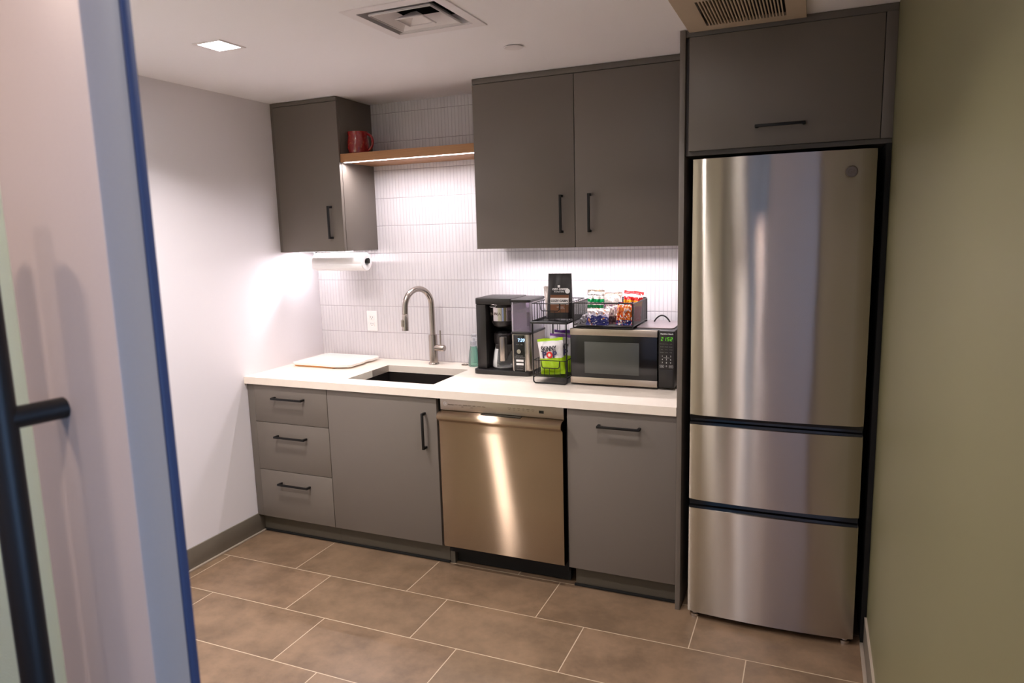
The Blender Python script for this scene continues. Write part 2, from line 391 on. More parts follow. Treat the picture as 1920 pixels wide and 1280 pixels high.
part('tinted_pane', MB().box(1.755, 2.135, -5.543, -5.537, .14, 2.11), tg, wr)  # tint chosen to dim the sky in that reflection
single('wall_hallway_left', MB().box(-1.2, -1.08, -5.48, YF-.12, 0, ZC), M['paint_white'], kind='structure')
mb = MB(); mb.box(5.18, 5.3, -5.48, -4.5, 0, ZC); mb.box(5.18, 5.3, -3.1, YF-.12, 0, ZC); mb.box(5.18, 5.3, -4.5, -3.1, 0, .5); mb.box(5.18, 5.3, -4.5, -3.1, 2.2, ZC)
single('wall_hallway_window', mb, M['paint_white'], kind='structure')
wr = root('window_1', None, None, (5.2, -3.8, .5), kind='structure')
mb = MB()
for y in (-4.5, -3.82, -3.14): mb.box(5.19, 5.23, y, y+.04, .5, 2.2, .003)
mb.box(5.19, 5.23, -4.46, -3.14, .5, .54, .003); mb.box(5.19, 5.23, -4.46, -3.14, 2.16, 2.2, .003)
part('window_frame', mb, M['black'], wr)
# door opening lining
mb = MB(); mb.box(1.88, 1.90, YF-.115, YF+.01, 0, 2.13, .003); mb.box(2.924, XR-.0005, YF-.115, YF+.01, 0, 2.13, .003); mb.box(1.90, 2.924, YF-.115, YF+.01, 2.11, 2.13, .003)
single('trim_1', mb, M['soft_black'], kind='structure')
# baseboards with a thin light edge strip where they meet the tiles
def baseboard(nm, x0, x1, y0, y1, inner):
    r_ = root(nm, None, None, ((x0+x1)/2, (y0+y1)/2, 0), kind='structure')
    part('board', MB().box(x0, x1, y0, y1, .004, .108, .002), M['baseb'], r_)
    if inner > 0: part('edge_strip', MB().box(x1, x1+.012, y0, y1, 0, .008, .001), M['trimline'], r_)
    else:
        part('edge_strip', MB().box(x0-.012, x0, y0, y1, 0, .008, .001), M['trimline'], r_)
        part('cap_strip', MB().box(x0, x1, y0, y1, .108, .111), M['trimline'], r_)
baseboard('baseboard_left', 0, .008, YF, -.60, 1)
baseboard('baseboard_right', XR-.008, XR, YF, -.66, -1)

# sliding door leaf standing open at the left of the doorway
dr = root('door_1', None, None, (1.64, -2.915, 0), kind='structure')
dr['label'] = 'open grey door leaf with frosted glass pane and long black pull bar'
Y0, Y1 = -2.936, -2.893
mb = MB()
mb.box(1.943, 2.091, Y0, Y1, .01, 2.2, .0015)
part('stile', mb, M['door_paint'], dr)
part('stile', MB().box(1.19, 1.335, Y0, Y1, .01, 2.2, .0015), M['door_paint'], dr)
part('rail', MB().box(1.335, 1.943, Y0, Y1, .01, .22, .0015), M['door_paint'], dr)
part('rail', MB().box(1.335, 1.943, Y0, Y1, 2.07, 2.2, .0015), M['door_paint'], dr)
part('glass_pane', MB().box(1.335, 1.943, -2.925, -2.905, .22, 2.07), M['lite'], dr)
part('edge_seal', MB().box(2.082, 2.0925, Y1, -2.8805, .02, 2.19, .003), M['seal'], dr)
hd = part('pull_bar', MB().tube([(1.988, -2.992, .45), (1.988, -2.992, .455), (1.988, -2.992, 1.60), (1.988, -2.992, 1.606)], [.012, .0145, .0145, .012], 28), M['black'], dr)
for z in (.62, 1.401):
    part('standoff', MB().cyl((1.9995, Y0+.001, z), (1.990, -2.992, z), .0112, 24), M['black'], hd)

# ------------------------------------------------------------------ base cabinets
BY = -.645; CB = .8271; CT = .8634
def handle_h(x0, x1, z, y, parent, proj=.032):
    mb = MB(); mb.box(x0, x1, y-proj, y-proj+.009, z-.005, z+.005, .0012)
    for x in (x0, x1-.011): mb.box(x, x+.011, y-proj+.002, y+.001, z-.005, z+.005, .001)
    return part('handle', mb, M['black'], parent, label='flat black bar handle')
def handle_v(x, z0, z1, y, parent, proj=.032):
    mb = MB(); mb.box(x-.0055, x+.0055, y-proj, y-proj+.009, z0, z1, .0012)
    for z in (z0, z1-.011): mb.box(x-.0055, x+.0055, y-proj+.002, y+.001, z, z+.011, .001)
    return part('handle', mb, M['black'], parent, label='flat black bar handle')
g = .0016
c = root('drawer_cabinet', 'grey three drawer base cabinet beside the white left wall', 'cabinet', (.27, -.32, 0), 'grey base cabinets')
part('body', MB().box(.004, .5115, -.622, -.01, .103, CB-.002), M['black_and_shade'], c)  # body coloured black so the drawer gaps show deep shade
part('filler_strip', MB().box(.003, .044, -.643, -.6225, .103, CB-.004, .0008), M['cab_edge'], c)
part('toe_kick', MB().box(.004, .5115, -.60, -.582, 0, .1025), M['kick'], c)
part('base_strip', MB().box(.009, .5115, -.608, -.6002, 0, .012, .002), M['black_and_shade'], c)
for z0, z1, hz in ((.103, .3645, .300), (.3675, .624, .556), (.627, CB-.004, .760)):
    d = part('drawer', MB().box(.0465, .513-g, BY, -.6225, z0, z1, .0012), M['cabinet'], c)
    handle_h(.180, .374, hz, BY, d)
c = root('sink_base_cabinet', 'grey single door base cabinet under the sink', 'cabinet', (.82, -.32, 0), 'grey base cabinets')
mb = MB(); mb.box(.5125, .53, -.622, -.01, .103, CB-.002); mb.box(1.119, 1.1365, -.622, -.01, .103, CB-.002); mb.box(.53, 1.119, -.622, -.01, .103, .12); mb.box(.53, 1.119, -.03, -.01, .12, CB-.002); mb.box(.53, 1.119, -.622, -.606, .12, CB-.002)
part('body', mb, M['black_and_shade'], c)  # black puts the shade of the door gaps into the colour
part('toe_kick', MB().box(.5125, 1.150, -.60, -.582, 0, .1025), M['kick'], c)
part('base_strip', MB().box(.5125, 1.150, -.608, -.6002, 0, .012, .002), M['black_and_shade'], c)
d = part('door', MB().box(.513+g, 1.1335, BY, -.6225, .103, CB-.004, .0012), M['cabinet'], c)
handle_v(1.071, .578, .752, BY, d)
c = root('pull_out_cabinet', 'grey base cabinet front with one bar handle between dishwasher and tall panel', 'cabinet', (2.0, -.32, 0), 'grey base cabinets')
part('body', MB().box(1.7695, 2.2322, -.622, -.01, .103, CB-.002), M['black_and_shade'], c)  # gap shade painted here too, as an all-black body
part('toe_kick', MB().box(1.7865, 2.2322, -.60, -.582, 0, .1025), M['kick'], c)
part('base_strip', MB().box(1.78, 2.2322, -.608, -.6002, 0, .012, .002), M['black_and_shade'], c)
d = part('door', MB().box(1.7695, 2.2315, BY, -.6225, .103, CB-.004, .0012), M['cabinet'], c)
handle_h(1.906, 2.088, .760, BY, d)
single('end_panel', MB().box(2.2332, 2.2535, -.655, -.001, 0, ZC-.001, .0012), M['cabinet'], 'tall grey laminate panel standing between the counter run and the fridge', 'panel')
c2 = single('side_panel', MB().box(2.926, 2.9435, -.652, -.001, 0, 1.834, .001), M['black_and_shade'], 'dark panel lining the green wall beside the fridge, recess shade in its colour', 'panel')  # its black also stands in for shade in the fridge recess

# ------------------------------------------------------------------ dishwasher
c = root('dishwasher', 'stainless steel dishwasher with bowed door and top control strip', 'dishwasher', (1.45, -.32, 0))
part('tub', MB().box(1.152, 1.752, -.60, -.03, .06, .822), M['black_and_shade'], c)
cp = part('control_strip', MB().box(1.152, 1.753, -.640, -.601, .770, .8225, .002), M['steel_panel'], c, uv=True)
mb = text_mb('GE', .012, face_m(1.178, -.6405, .800), .0002)
mb.b.normal_update(); mb.lathe([(.0085, 0), (.0095, 0), (.0095, .0006), (.0085, .0006)], (1.178, -.6407, .800), 32, 'y', close=True)
part('emblem', mb, M['ink_white'], cp)
mb = MB()
text_mb('PROFILE', .008, face_m(1.208, -.6405, .797), .0002, mb=mb)
xs = [1.235, 1.256, 1.282, 1.304, 1.326, 1.352, 1.374]
for i, (x, t) in enumerate(zip(xs, ('START', 'AUTO', 'NORMAL', 'HEAVY', 'RINSE', 'BOOST', 'WASH'))): text_mb(t, .0052, face_m(x, -.6405, .798), .0002, mb=mb)
for x, t in ((1.268, 'RESET'), (1.315, 'LIGHT')): text_mb(t, .0045, face_m(x, -.6405, .790), .0002, mb=mb)
part('cycle_labels', mb, M['ink_dim'], cp); mb = MB()
for i, t in enumerate(('STEAM', 'SANI', 'HEAT', 'DRY', 'DELAY', 'LOCK')):
    text_mb(t, .0052, face_m(1.500+i*.0225, -.6405, .803), .0002, mb=mb); text_mb('hold', .0045, face_m(1.500+i*.0225, -.6405, .796), .0002, mb=mb)
part('option_labels', mb, M['ink_dim'], cp)
part('display', MB().box(1.640, 1.662, -.6415, -.6402, .790, .802), M['gloss_black'], cp)
# door: profile (y,z), the top rolled into a pocket lip
lip = [(-.610, .766), (-.655, .7665), (-.671, .764), (-.680, .757), (-.684, .748), (-.683, .738), (-.677, .731), (-.668, .727), (-.662, .722), (-.6605, .712), (-.6605, .55), (-.6605, .35), (-.6605, .116), (-.658, .112), (-.61, .112)]
d = part('door', MB().prism(lip, 1.154, 1.753, 'x'), M['steel_dw'], c, uv=True)
part('grip_recess', MB().box(1.368, 1.560, -.6625, -.642, .7668, .7695), M['gloss_black'], d)
part('kick_plate', MB().box(1.178, 1.752, -.575, -.56, .004, .108), M['black_and_shade'], c)
part('toe_return', MB().box(1.1515, 1.176, -.60, -.03, .0003, .0595), M['kick'], c)  # end of the sink cabinet's toe kick, kept with the dishwasher
for x in (1.20, 1.728): part('screw', MB().cyl((x, -.575, .085), (x, -.578, .085), .004, 12), M['chrome'], c)

# ------------------------------------------------------------------ worktop, sink, tap
mb = MB(); X0, X1, Yb = .0005, 2.2325, -.0005; YFc = -.6585
sx0, sx1, sy0, sy1 = .5735, 1.0675, -.547, -.173
for a in ((X0, sx0, YFc, Yb), (sx1, X1, YFc, Yb), (sx0, sx1, YFc, sy0), (sx0, sx1, sy1, Yb)): mb.box(a[0], a[1], a[2], a[3], CB, CT)
bmesh.ops.remove_doubles(mb.b, verts=mb.b.verts, dist=1e-5)
single('countertop', mb, M['counter'], 'cream quartz worktop running over the base cabinets and dishwasher', 'countertop')
mb = MB()
o_, w_ = .004, .012
x0, x1, y0, y1, zt, zb = sx0-o_, sx1+o_, sy0-o_, sy1+o_, CB-.0008, .640
for a in ((x0-w_, x0, y0-w_, y1+w_), (x1, x1+w_, y0-w_, y1+w_), (x0, x1, y0-w_, y0), (x0, x1, y1, y1+w_)): mb.box(a[0], a[1], a[2], a[3], zb, zt)
mb.box(x0-w_, x1+w_, y0-w_, y1+w_, zb-.012, zb)
s_ = root('sink', 'black composite undermount sink basin in the worktop', 'sink', ((x0+x1)/2, (y0+y1)/2, zb-.012))
part('basin', mb, M['sink'], s_)
part('drain', MB().lathe([(.001, .0), (.042, .0), (.045, .003), (.034, .002), (.001, .001)], ((x0+x1)/2, (y0+y1)/2, zb+.0002), 32), M['steel_rod'], s_)
FX, FY = .807, -.077
c = root('faucet', 'brushed nickel pull down kitchen tap with high arched spout', 'faucet', (FX, FY, CT))
part('base_ring', MB().lathe([(.001, 0), (.029, 0), (.029, .004), (.026, .009), (.001, .009)], (FX, FY, CT+.0003), 40), M['steel_rod'], c)
part('body', MB().lathe([(.001, .007), (.0235, .007), (.0235, .158), (.0225, .163), (.017, .164), (.001, .164)], (FX, FY, CT), 40), M['steel_rod'], c)
# spout: leans over the basin (towards the room, slightly left)
dv = Vector((-.30, -.95, 0)).normalized(); path = []
b0 = Vector((FX, FY, CT+.16)); R_ = .094; ztop = 1.285-R_
path = [b0, Vector((FX, FY, ztop-.05))]
for i in range(19):
    a = PI*i/18; path.append(Vector((FX, FY, ztop)) + dv*(R_-R_*math.cos(a)) + Vector((0, 0, R_*math.sin(a))))
tip = path[-1].copy(); path.append(tip - Vector((0, 0, .030)) + dv*.002)
sp = part('spout', MB().tube(path, .0155, 24), M['steel_rod'], c)
t0 = path[-1]; t1 = t0 - Vector((0, 0, .088)) + dv*.004
hd = part('spray_head', MB().tube([t0, t0-Vector((0, 0, .003)), t0-Vector((0, 0, .006)), t1], [.0155, .0148, .0165, .0178], 24), M['steel_rod'], sp)
part('spray_button', MB().box(t1.x-.006+dv.x*.0185, t1.x+.006+dv.x*.0185, t1.y-.004+dv.y*.0185, t1.y+.004+dv.y*.0185, t1.z+.022, t1.z+.058, .0015), M['steel_satin'], hd)
mv = Vector((1, -.12, 0)).normalized(); zl = CT+.092
lv = part('lever_hub', MB().tube([Vector((FX, FY, zl))+mv*.012, Vector((FX, FY, zl))+mv*.072, Vector((FX, FY, zl))+mv*.0745], [.0175, .0175, .016], 28), M['steel_rod'], c)
part('lever_pin', MB().cyl(Vector((FX, FY, zl+.014))+mv*.050, Vector((FX, FY, zl+.097))+mv*.050, .0042, 14), M['steel_rod'], lv)

# ------------------------------------------------------------------ wall cabinets and shelf
UY = -.312; UB = 1.4932
c = root('wall_cabinet', 'narrow grey wall cabinet in the corner above the paper towel roll', 'cabinet', (.22, -.15, UB), 'grey wall cabinets')
part('body', MB().box(.0095, .4335, -.290, -.001, UB, ZC-.002, .0008), M['cabinet'], c)
part('filler_strip', MB().box(.001, .021, -.3075, -.2905, UB, ZC-.002), M['cab_edge'], c)
part('top_rail', MB().box(.0215, .4335, -.3115, -.2905, ZC-.022, ZC-.002, .0008), M['cab_edge'], c)
d = part('door', MB().box(.0225, .4325, UY, -.2915, UB, ZC-.0245, .0012), M['cabinet'], c)
handle_v(.361, 1.560, 1.731, UY, d)
part('light_strip', MB().box(.04, .40, -.204, -.192, UB-.003, UB-.0003, .001), M['led'], c)
c = root('wall_cabinet', 'wide grey double door wall cabinet above the microwave and coffee maker', 'cabinet', (1.72, -.15, UB), 'grey wall cabinets')
part('body', MB().box(1.2096, 2.2325, -.290, -.001, UB, ZC-.002, .0008), M['cabinet'], c)
part('top_rail', MB().box(1.2096, 2.2325, -.3115, -.2905, ZC-.026, ZC-.002, .0008), M['cab_edge'], c)
for x0, x1, hx in ((1.2096, 1.7089-.0014, 1.647), (1.7089+.0014, 2.2315, 1.781)):
    d = part('door', MB().box(x0, x1, UY, -.2915, UB, ZC-.0285, .0012), M['cabinet'], c); handle_v(hx, 1.560, 1.732, UY, d)
part('light_strip', MB().box(1.225, 2.215, -.173, -.157, UB-.003, UB-.0003, .001), M['led'], c)
c = root('floating_shelf', 'oak shelf between the wall cabinets with light strip beneath', 'shelf', (.82, -.15, 1.952))
part('board', MB().box(.4342, 1.209, -.304, -.001, 1.952, 1.994, .001), M['wood'], c)
part('light_strip', MB().box(.445, 1.205, -.290, -.279, 1.9487, 1.9517, .001), M['led'], c)

# cabinet over the fridge
c = root('fridge_cabinet', 'dark grey lift up cabinet above the stainless fridge', 'cabinet', (2.6, -.33, 1.835))
part('body', MB().box(2.2545, 2.9435, -.630, -.001, 1.835, ZC-.001), M['cab_edge'], c)
part('top_rail', MB().box(2.2545, 2.9435, -.648, -.6305, ZC-.026, ZC-.001, .0008), M['cab_edge'], c)
part('filler_strip', MB().box(2.908, 2.9435, -.654, -.6305, 1.850, ZC-.0275, .0008), M['cab_edge'], c)
d = part('door', MB().box(2.268, 2.9055, -.654, -.6315, 1.851, ZC-.0285, .0012), M['cabinet'], c)
handle_h(2.503, 2.671, 1.920, -.654, d)

# ------------------------------------------------------------------ fridge
c = root('refrigerator', 'stainless steel bottom freezer fridge with two drawers beside the green wall', 'refrigerator', (2.6, -.35, 0))
part('cabinet_body', MB().box(2.297, 2.892, -.630, -.03, .028, 1.812, .003), M['black_and_shade'], c)
def bowed(x0, x1, z0, z1, yf, yb, sag=.016, n=24, rt=.010):
    """door with a softly bowed face and rounded vertical edges"""
    pts = []
    for i in range(n+1):
        t = i/n; x = x0+(x1-x0)*t; u = 2*t-1
        y = yf + sag*(abs(u)**2.0)
        e = min(t, 1-t)*(x1-x0)
        if e < rt: y += rt*.6*(1-math.sqrt(max(0, 1-((rt-e)/rt)**2)))
        pts.append((x, y))
    pts += [(x1, yb), (x0, yb)]
    return MB().prism(pts, z0, z1, 'z')
for nm, z0, z1 in (('door', .850, 1.816), ('drawer', .506, .812), ('drawer', .028, .4705)):
    d = part(nm, bowed(2.291, 2.899, z0, z1, -.708, -.635), M['steel'], c, uv=True)
    if nm == 'door':
        part('door_liner', MB().box(2.292, 2.897, -.690, -.632, .836, .8495), M['gloss_black'], d)
        b_ = part('emblem', MB().lathe([(.001, 0), (.0185, 0), (.0195, -.0015), (.0175, -.0022), (.0165, -.0012), (.001, -.0012)], (2.822, -.7055, 1.742), 40, 'y'), mat('emblem_metal', rgb(112, 102, 94), .35, .9), d)
        part('monogram', text_mb('GE', .022, face_m(2.822, -.7078, 1.742), .0003, mb=None, shear=.15), M['ink_dim'], b_)
    else:
        part('grip_pocket', MB().prism([(-.696, z1+.001), (-.640, z1+.001), (-.640, z1+.032), (-.680, z1+.032), (-.684, z1+.014), (-.694, z1+.010)], 2.293, 2.896, 'x'), M['gloss_black'], d)
for x in (2.318, 2.872):
    part('foot', MB().lathe([(.001, 0), (.019, 0), (.019, .012), (.012, .014), (.012, .027), (.001, .027)], (x, -.665, .0003), 24), M['chrome'], c)
part('kick_plate', MB().box(2.300, 2.889, -.655, -.631, .006, .0275), M['black_and_shade'], c)

def rrect(x0, x1, y0, y1, r, n=6):
    pts = []
    for cx, cy, a in ((x1-r, y1-r, 0), (x0+r, y1-r, PI/2), (x0+r, y0+r, PI), (x1-r, y0+r, 3*PI/2)):
        for i in range(n+1): t = a+PI/2*i/n; pts.append((cx+r*math.cos(t), cy+r*math.sin(t)))
    return pts
# ------------------------------------------------------------------ ceiling items
c = root('downlight', 'square recessed downlight glowing in the ceiling left of the air diffuser', 'light', (.656, -1.30, ZC-.004))
mb = MB()
for a in ((.590, .600, -1.367, -1.235), (.712, .722, -1.367, -1.235), (.600, .712, -1.367, -1.357), (.600, .712, -1.245, -1.235)): mb.box(a[0], a[1], a[2], a[3], ZC-.003, ZC-.0003)
for a in ((.600, .603, -1.357, -1.245), (.709, .712, -1.357, -1.245), (.603, .709, -1.357, -1.354), (.603, .709, -1.248, -1.245)): mb.box(a[0], a[1], a[2], a[3], ZC-.0028, ZC+.02)
part('bezel', mb, M['offwhite'], c)
part('diffuser', MB().box(.6035, .7085, -1.3535, -1.2485, ZC+.002, ZC+.008), M['lamp_pane'], c)
for x_, y_, w_ in ((2.02, -1.30, 'glowing square downlight in the ceiling above the fridge side of the room'), (.42, -2.30, 'glowing square downlight in the ceiling near the left wall and front wall'), (2.15, -2.25, 'glowing square downlight in the ceiling just inside the doorway'), (1.57, -3.50, 'glowing square hallway downlight above the long black pull bar'), (2.23, -3.50, 'glowing square hallway downlight in front of the doorway'), (1.6, -4.7, 'glowing square hallway downlight near the added tall tinted window')):
    c = root('downlight', w_, 'light', (x_, y_, ZC-.004))
    mb = MB(); mb.prism(rrect(x_-.066, x_+.066, y_-.066, y_+.066, .003), ZC-.005, ZC-.0003, 'z'); part('bezel', mb, M['offwhite'], c)
    part('diffuser', MB().box(x_-.053, x_+.053, y_-.053, y_+.053, ZC-.009, ZC-.0052), M['lamp_pane'], c)
# air diffuser with nested square cones
c = root('air_diffuser', 'square white ceiling air diffuser with nested cones', 'vent', (1.465, -1.245, ZC))
mb = MB()
for a in ((1.285, 1.320, -1.422, -1.068), (1.610, 1.645, -1.422, -1.068), (1.320, 1.610, -1.422, -1.380), (1.320, 1.610, -1.110, -1.068)): mb.box(a[0], a[1], a[2], a[3], ZC-.004, ZC-.0003)
part('frame', mb, M['offwhite'], c)
mb = MB()
for a in ((1.306, 1.318, -1.39, -1.10), (1.612, 1.624, -1.39, -1.10), (1.318, 1.612, -1.39, -1.378), (1.318, 1.612, -1.112, -1.10)): mb.box(a[0], a[1], a[2], a[3], ZC+.12, ZC+.25)
for a in ((1.318, 1.322, -1.378, -1.112), (1.608, 1.612, -1.378, -1.112), (1.322, 1.608, -1.378, -1.374), (1.322, 1.608, -1.116, -1.112)): mb.box(a[0], a[1], a[2], a[3], ZC+.036, ZC+.25)
mb.box(1.30, 1.63, -1.40, -1.09, ZC+.25, ZC+.26)
part('duct_box', mb, M['black_and_shade'], c)
def cone(h0, z0, h1, z1, cx=1.465, cy=-1.245, t=.0018, nm='cone'):
    mb = MB(); vs = []
    for (h, z) in ((h0, z0), (h0+.006, z0-.0), (h1, z1)): pass
    def ring(h, z): return [(cx-h, cy-h*.93, z), (cx+h, cy-h*.93, z), (cx+h, cy+h*.93, z), (cx-h, cy+h*.93, z)]
    r = [ring(h0, z0), ring(h0-.004, z0+.002), ring(h1-.003, z1), ring(h1, z1+.001), ring(h0+.0015, z0+.004)]
    V = [p_ for q in r for p_ in q]; F = []
    for i in range(5):
        j = (i+1) % 5
        for k in range(4): F.append((i*4+k, i*4+(k+1) % 4, j*4+(k+1) % 4, j*4+k))
    mb.add(V, F); return part(nm, mb, M['offwhite'], c)
mb = MB()
for a in ((1.318, 1.3195, -1.378, -1.112), (1.6105, 1.612, -1.378, -1.112), (1.3195, 1.6105, -1.378, -1.3765), (1.3195, 1.6105, -1.1135, -1.112)): mb.box(a[0], a[1], a[2], a[3], ZC+.0, ZC+.035)
part('collar', mb, M['offwhite'], c)
cone(.114, ZC-.004, .078, ZC+.030, nm='outer_cone')
mb = MB(); mb.tube([(1.465-.114, -1.245-.106, ZC-.004), (1.465+.114, -1.245-.106, ZC-.004), (1.465+.114, -1.245+.106, ZC-.004), (1.465-.114, -1.245+.106, ZC-.004)], .0028, 6, closed=True); part('rim', mb, M['offwhite'], c)
mbc = MB(); h = .050; mbc.tube([(1.465-h, -1.245-h*.93, ZC-.0095), (1.465+h, -1.245-h*.93, ZC-.0095), (1.465+h, -1.245+h*.93, ZC-.0095), (1.465-h, -1.245+h*.93, ZC-.0095)], .0028, 6, closed=True)
mbc.add([(1.465-h, -1.245-h*.93, ZC-.007), (1.465+h, -1.245-h*.93, ZC-.007), (1.465+h, -1.245+h*.93, ZC-.007), (1.465-h, -1.245+h*.93, ZC-.007), (1.465-.010, -1.245-.010, ZC+.018), (1.465+.010, -1.245-.010, ZC+.018), (1.465+.010, -1.245+.010, ZC+.018), (1.465-.010, -1.245+.010, ZC+.018)],
        [(0, 1, 5, 4), (1, 2, 6, 5), (2, 3, 7, 6), (3, 0, 4, 7), (4, 5, 6, 7)])
o = part('inner_cone', mbc, M['offwhite'], c)
single('sprinkler_cover', MB().lathe([(.001, -.006), (.036, -.006), (.037, -.005), (.037, -.0042), (.020, -.004), (.020, -.0004), (.001, -.0004)], (1.610, -.752, ZC), 48), M['offwhite'], 'small round white sprinkler cover plate on the ceiling', 'sprinkler')
# exhaust fan
c = root('exhaust_fan', 'square beige slotted exhaust fan cover on the ceiling above the fridge', 'vent', (2.465, -.86, ZC))
mb = MB(); gx0, gx1, gy0, gy1 = 2.338, 2.600, -1.010, -.722; zz = ZC-.014
for a in ((2.268, gx0, -1.07, -.662), (gx1, 2.662, -1.07, -.662), (gx0, gx1, -1.07, gy0), (gx0, gx1, gy1, -.662)): mb.box(a[0], a[1], a[2], a[3], zz, ZC-.0003)
n_ = 25
for i in range(n_-1):
    x = gx0+(gx1-gx0)*(i+1)/n_; mb.box(x-.0022, x+.0022, gy0, gy1, zz, ZC-.006)
bmesh.ops.remove_doubles(mb.b, verts=mb.b.verts, dist=1e-5)
part('cover', mb, M['beige_pl'], c)
part('opening_shade', MB().box(gx0, gx1, gy0, gy1, ZC-.002, ZC-.0004), M['black_and_shade'], c)  # black sheet standing in for the shade behind the slats

# ------------------------------------------------------------------ outlet, towel roll, mug, board, ring, bottles
c = root('wall_outlet', 'white double power outlet on the tiled backsplash', 'outlet', (.365, -.004, 1.083))
part('plate', MB().box(.331, .401, -.005, -.0003, 1.025, 1.141, .002), M['white_pl'], c)
for z in (1.064, 1.102):
    s_ = part('socket', MB().box(.349, .383, -.0072, -.0045, z-.014, z+.014, .004), M['white_pl'], c)
    mb = MB(); mb.box(.3585, .3605, -.0078, -.0070, z-.001, z+.008); mb.box(.3715, .3735, -.0078, -.0070, z-.001, z+.007); mb.cyl((.366, -.0078, z-.007), (.366, -.0070, z-.007), .0024, 12)
    part('slots', mb, M['ink_black'], s_)
TY, TZ = -.178, 1.4325
c = root('paper_towel_roll', 'white paper towel roll hanging under the corner cabinet', 'paper towel', (.31, TY, TZ-.049))
part('sheets', MB().lathe([(.019, .140), (.046, .140), (.0485, .143), (.0485, .471), (.046, .474), (.019, .474)], (0, TY, TZ), 56, 'x', close=True), M['paper'], c)
part('loose_edge', MB().prism([(TY-.0480, TZ-.010), (TY-.0515, TZ-.020), (TY-.0490, TZ-.034), (TY-.0460, TZ-.036), (TY-.0470, TZ-.020)], .143, .471, 'x', smooth=True), M['paper'], c)
c = root('paper_towel_holder', 'black rod holder screwed beneath the corner cabinet carrying the towel roll', 'holder', (.31, TY, TZ-.012))
part('rod', MB().cyl((.128, TY, TZ), (.488, TY, TZ), .010, 20), M['black'], c)
part('end_knob', MB().lathe([(.001, 0), (.013, 0), (.0135, .006), (.001, .007)], (.480, TY, TZ+.006), 24, 'x'), M['black'], c)
part('bracket', MB().box(.128, .136, TY-.009, TY+.009, TZ-.01, UB-.0005, .002), M['black'], c)
# mug
mx_, my_ = .503, -.235; mz = 1.9945
c = root('mug', 'red glazed ceramic mug standing on the oak shelf', 'mug', (mx_, my_, mz))
part('cup', MB().lathe([(.001, 0), (.046, 0), (.053, .005), (.057, .030), (.056, .060), (.0525, .088), (.055, .108), (.0555, .111), (.052, .111), (.049, .088), (.052, .05), (.047, .008), (.001, .006)], (mx_, my_, mz), 56), M['red_glaze'], c)
pth = []
for i in range(17):
    t = i/16; a = PI*.5 - PI*1.05*t
    pth.append((mx_+.044+.045*math.cos(a)*(1-.25*t), my_+.010, mz+.060+.040*math.sin(a)-.006*t))
part('handle', MB().tube([(mx_+.035, my_+.01, mz+.099)]+pth[1:]+[(mx_+.040, my_+.01, mz+.016)], .0068, 14), M['red_glaze'], c)
# cutting board
def rrect(x0, x1, y0, y1, r, n=6):
    pts = []
    for cx, cy, a in ((x1-r, y1-r, 0), (x0+r, y1-r, PI/2), (x0+r, y0+r, PI), (x1-r, y0+r, 3*PI/2)):
        for i in range(n+1): t = a+PI/2*i/n; pts.append((cx+r*math.cos(t), cy+r*math.sin(t)))
    return pts
bx0, bx1, by0, by1 = .055, .435, -.350, -.040
outl = [(bx0+.02, by0), (bx0+.20, by0), (bx0+.28, by0-.012), (bx0+.315, by0-.008), (bx0+.345, by0+.006), (bx1-.012, by0+.012), (bx1, by0+.028), (bx1+.004, by0+.14), (bx1-.006, by0+.16), (bx1-.006, by0+.20), (bx1+.004, by0+.22), (bx1, by1-.02), (bx1-.02, by1), (bx0+.02, by1), (bx0+.004, by1-.015), (bx0, by1-.03), (bx0, by0+.02), (bx0+.005, by0+.006)]
c = root('cutting_board', 'white plastic cutting board with amber feet lying at the left of the sink', 'cutting board', (.245, -.2, CT))
part('slab', MB().prism(outl, CT+.010, CT+.021, 'z', bev=.002), M['board'], c)
part('rim', MB().tube([(x, y, CT+.021) for x, y in outl], .0022, 8, closed=True), M['board'], c)
part('rubber_foot', MB().box(bx0+.012, bx1-.10, by0+.010, by0+.03, CT+.0003, CT+.0108, .003), M['amber'], c)
part('rubber_foot', MB().box(bx0+.012, bx1-.10, by1-.035, by1-.015, CT+.0003, CT+.0108, .003), M['amber'], c)
single('metal_ring', MB().tube([(.992+.017*math.cos(2*PI*i/28), -.065+.017*math.sin(2*PI*i/28), CT+.003) for i in range(28)], .0026, 10, closed=True), M['steel_rod'], 'small thin metal ring lying on the worktop beside the green bottle', 'ring')
bx, by = 1.050, -.070
c = root('soap_bottle', 'green tinted soap bottle with clear top behind the coffee maker', 'bottle', (bx, by, CT))
part('bottle', MB().lathe([(.001, 0), (.028, 0), (.031, .004), (.030, .03), (.024, .080), (.0195, .100), (.018, .108), (.001, .108)], (bx, by, CT+.0003), 36), M['soap'], c)
part('collar', MB().lathe([(.001, .108), (.018, .108), (.0175, .134), (.001, .134)], (bx, by, CT+.0005), 30), M['pump'], c, label='clear plastic collar')
part('pump_head', MB().lathe([(.001, .134), (.006, .134), (.006, .150), (.016, .153), (.017, .168), (.010, .173), (.001, .173)], (bx+.004, by, CT+.0007), 30), M['pump'], c)
single('blue_bottle', MB().lathe([(.001, 0), (.022, 0), (.026, .006), (.027, .05), (.024, .085), (.015, .11), (.010, .125), (.001, .126)], (1.112, -.082, CT+.0003), 30), M['blue_pl'], 'blue bottle half hidden behind the left side of the coffee maker', 'bottle')

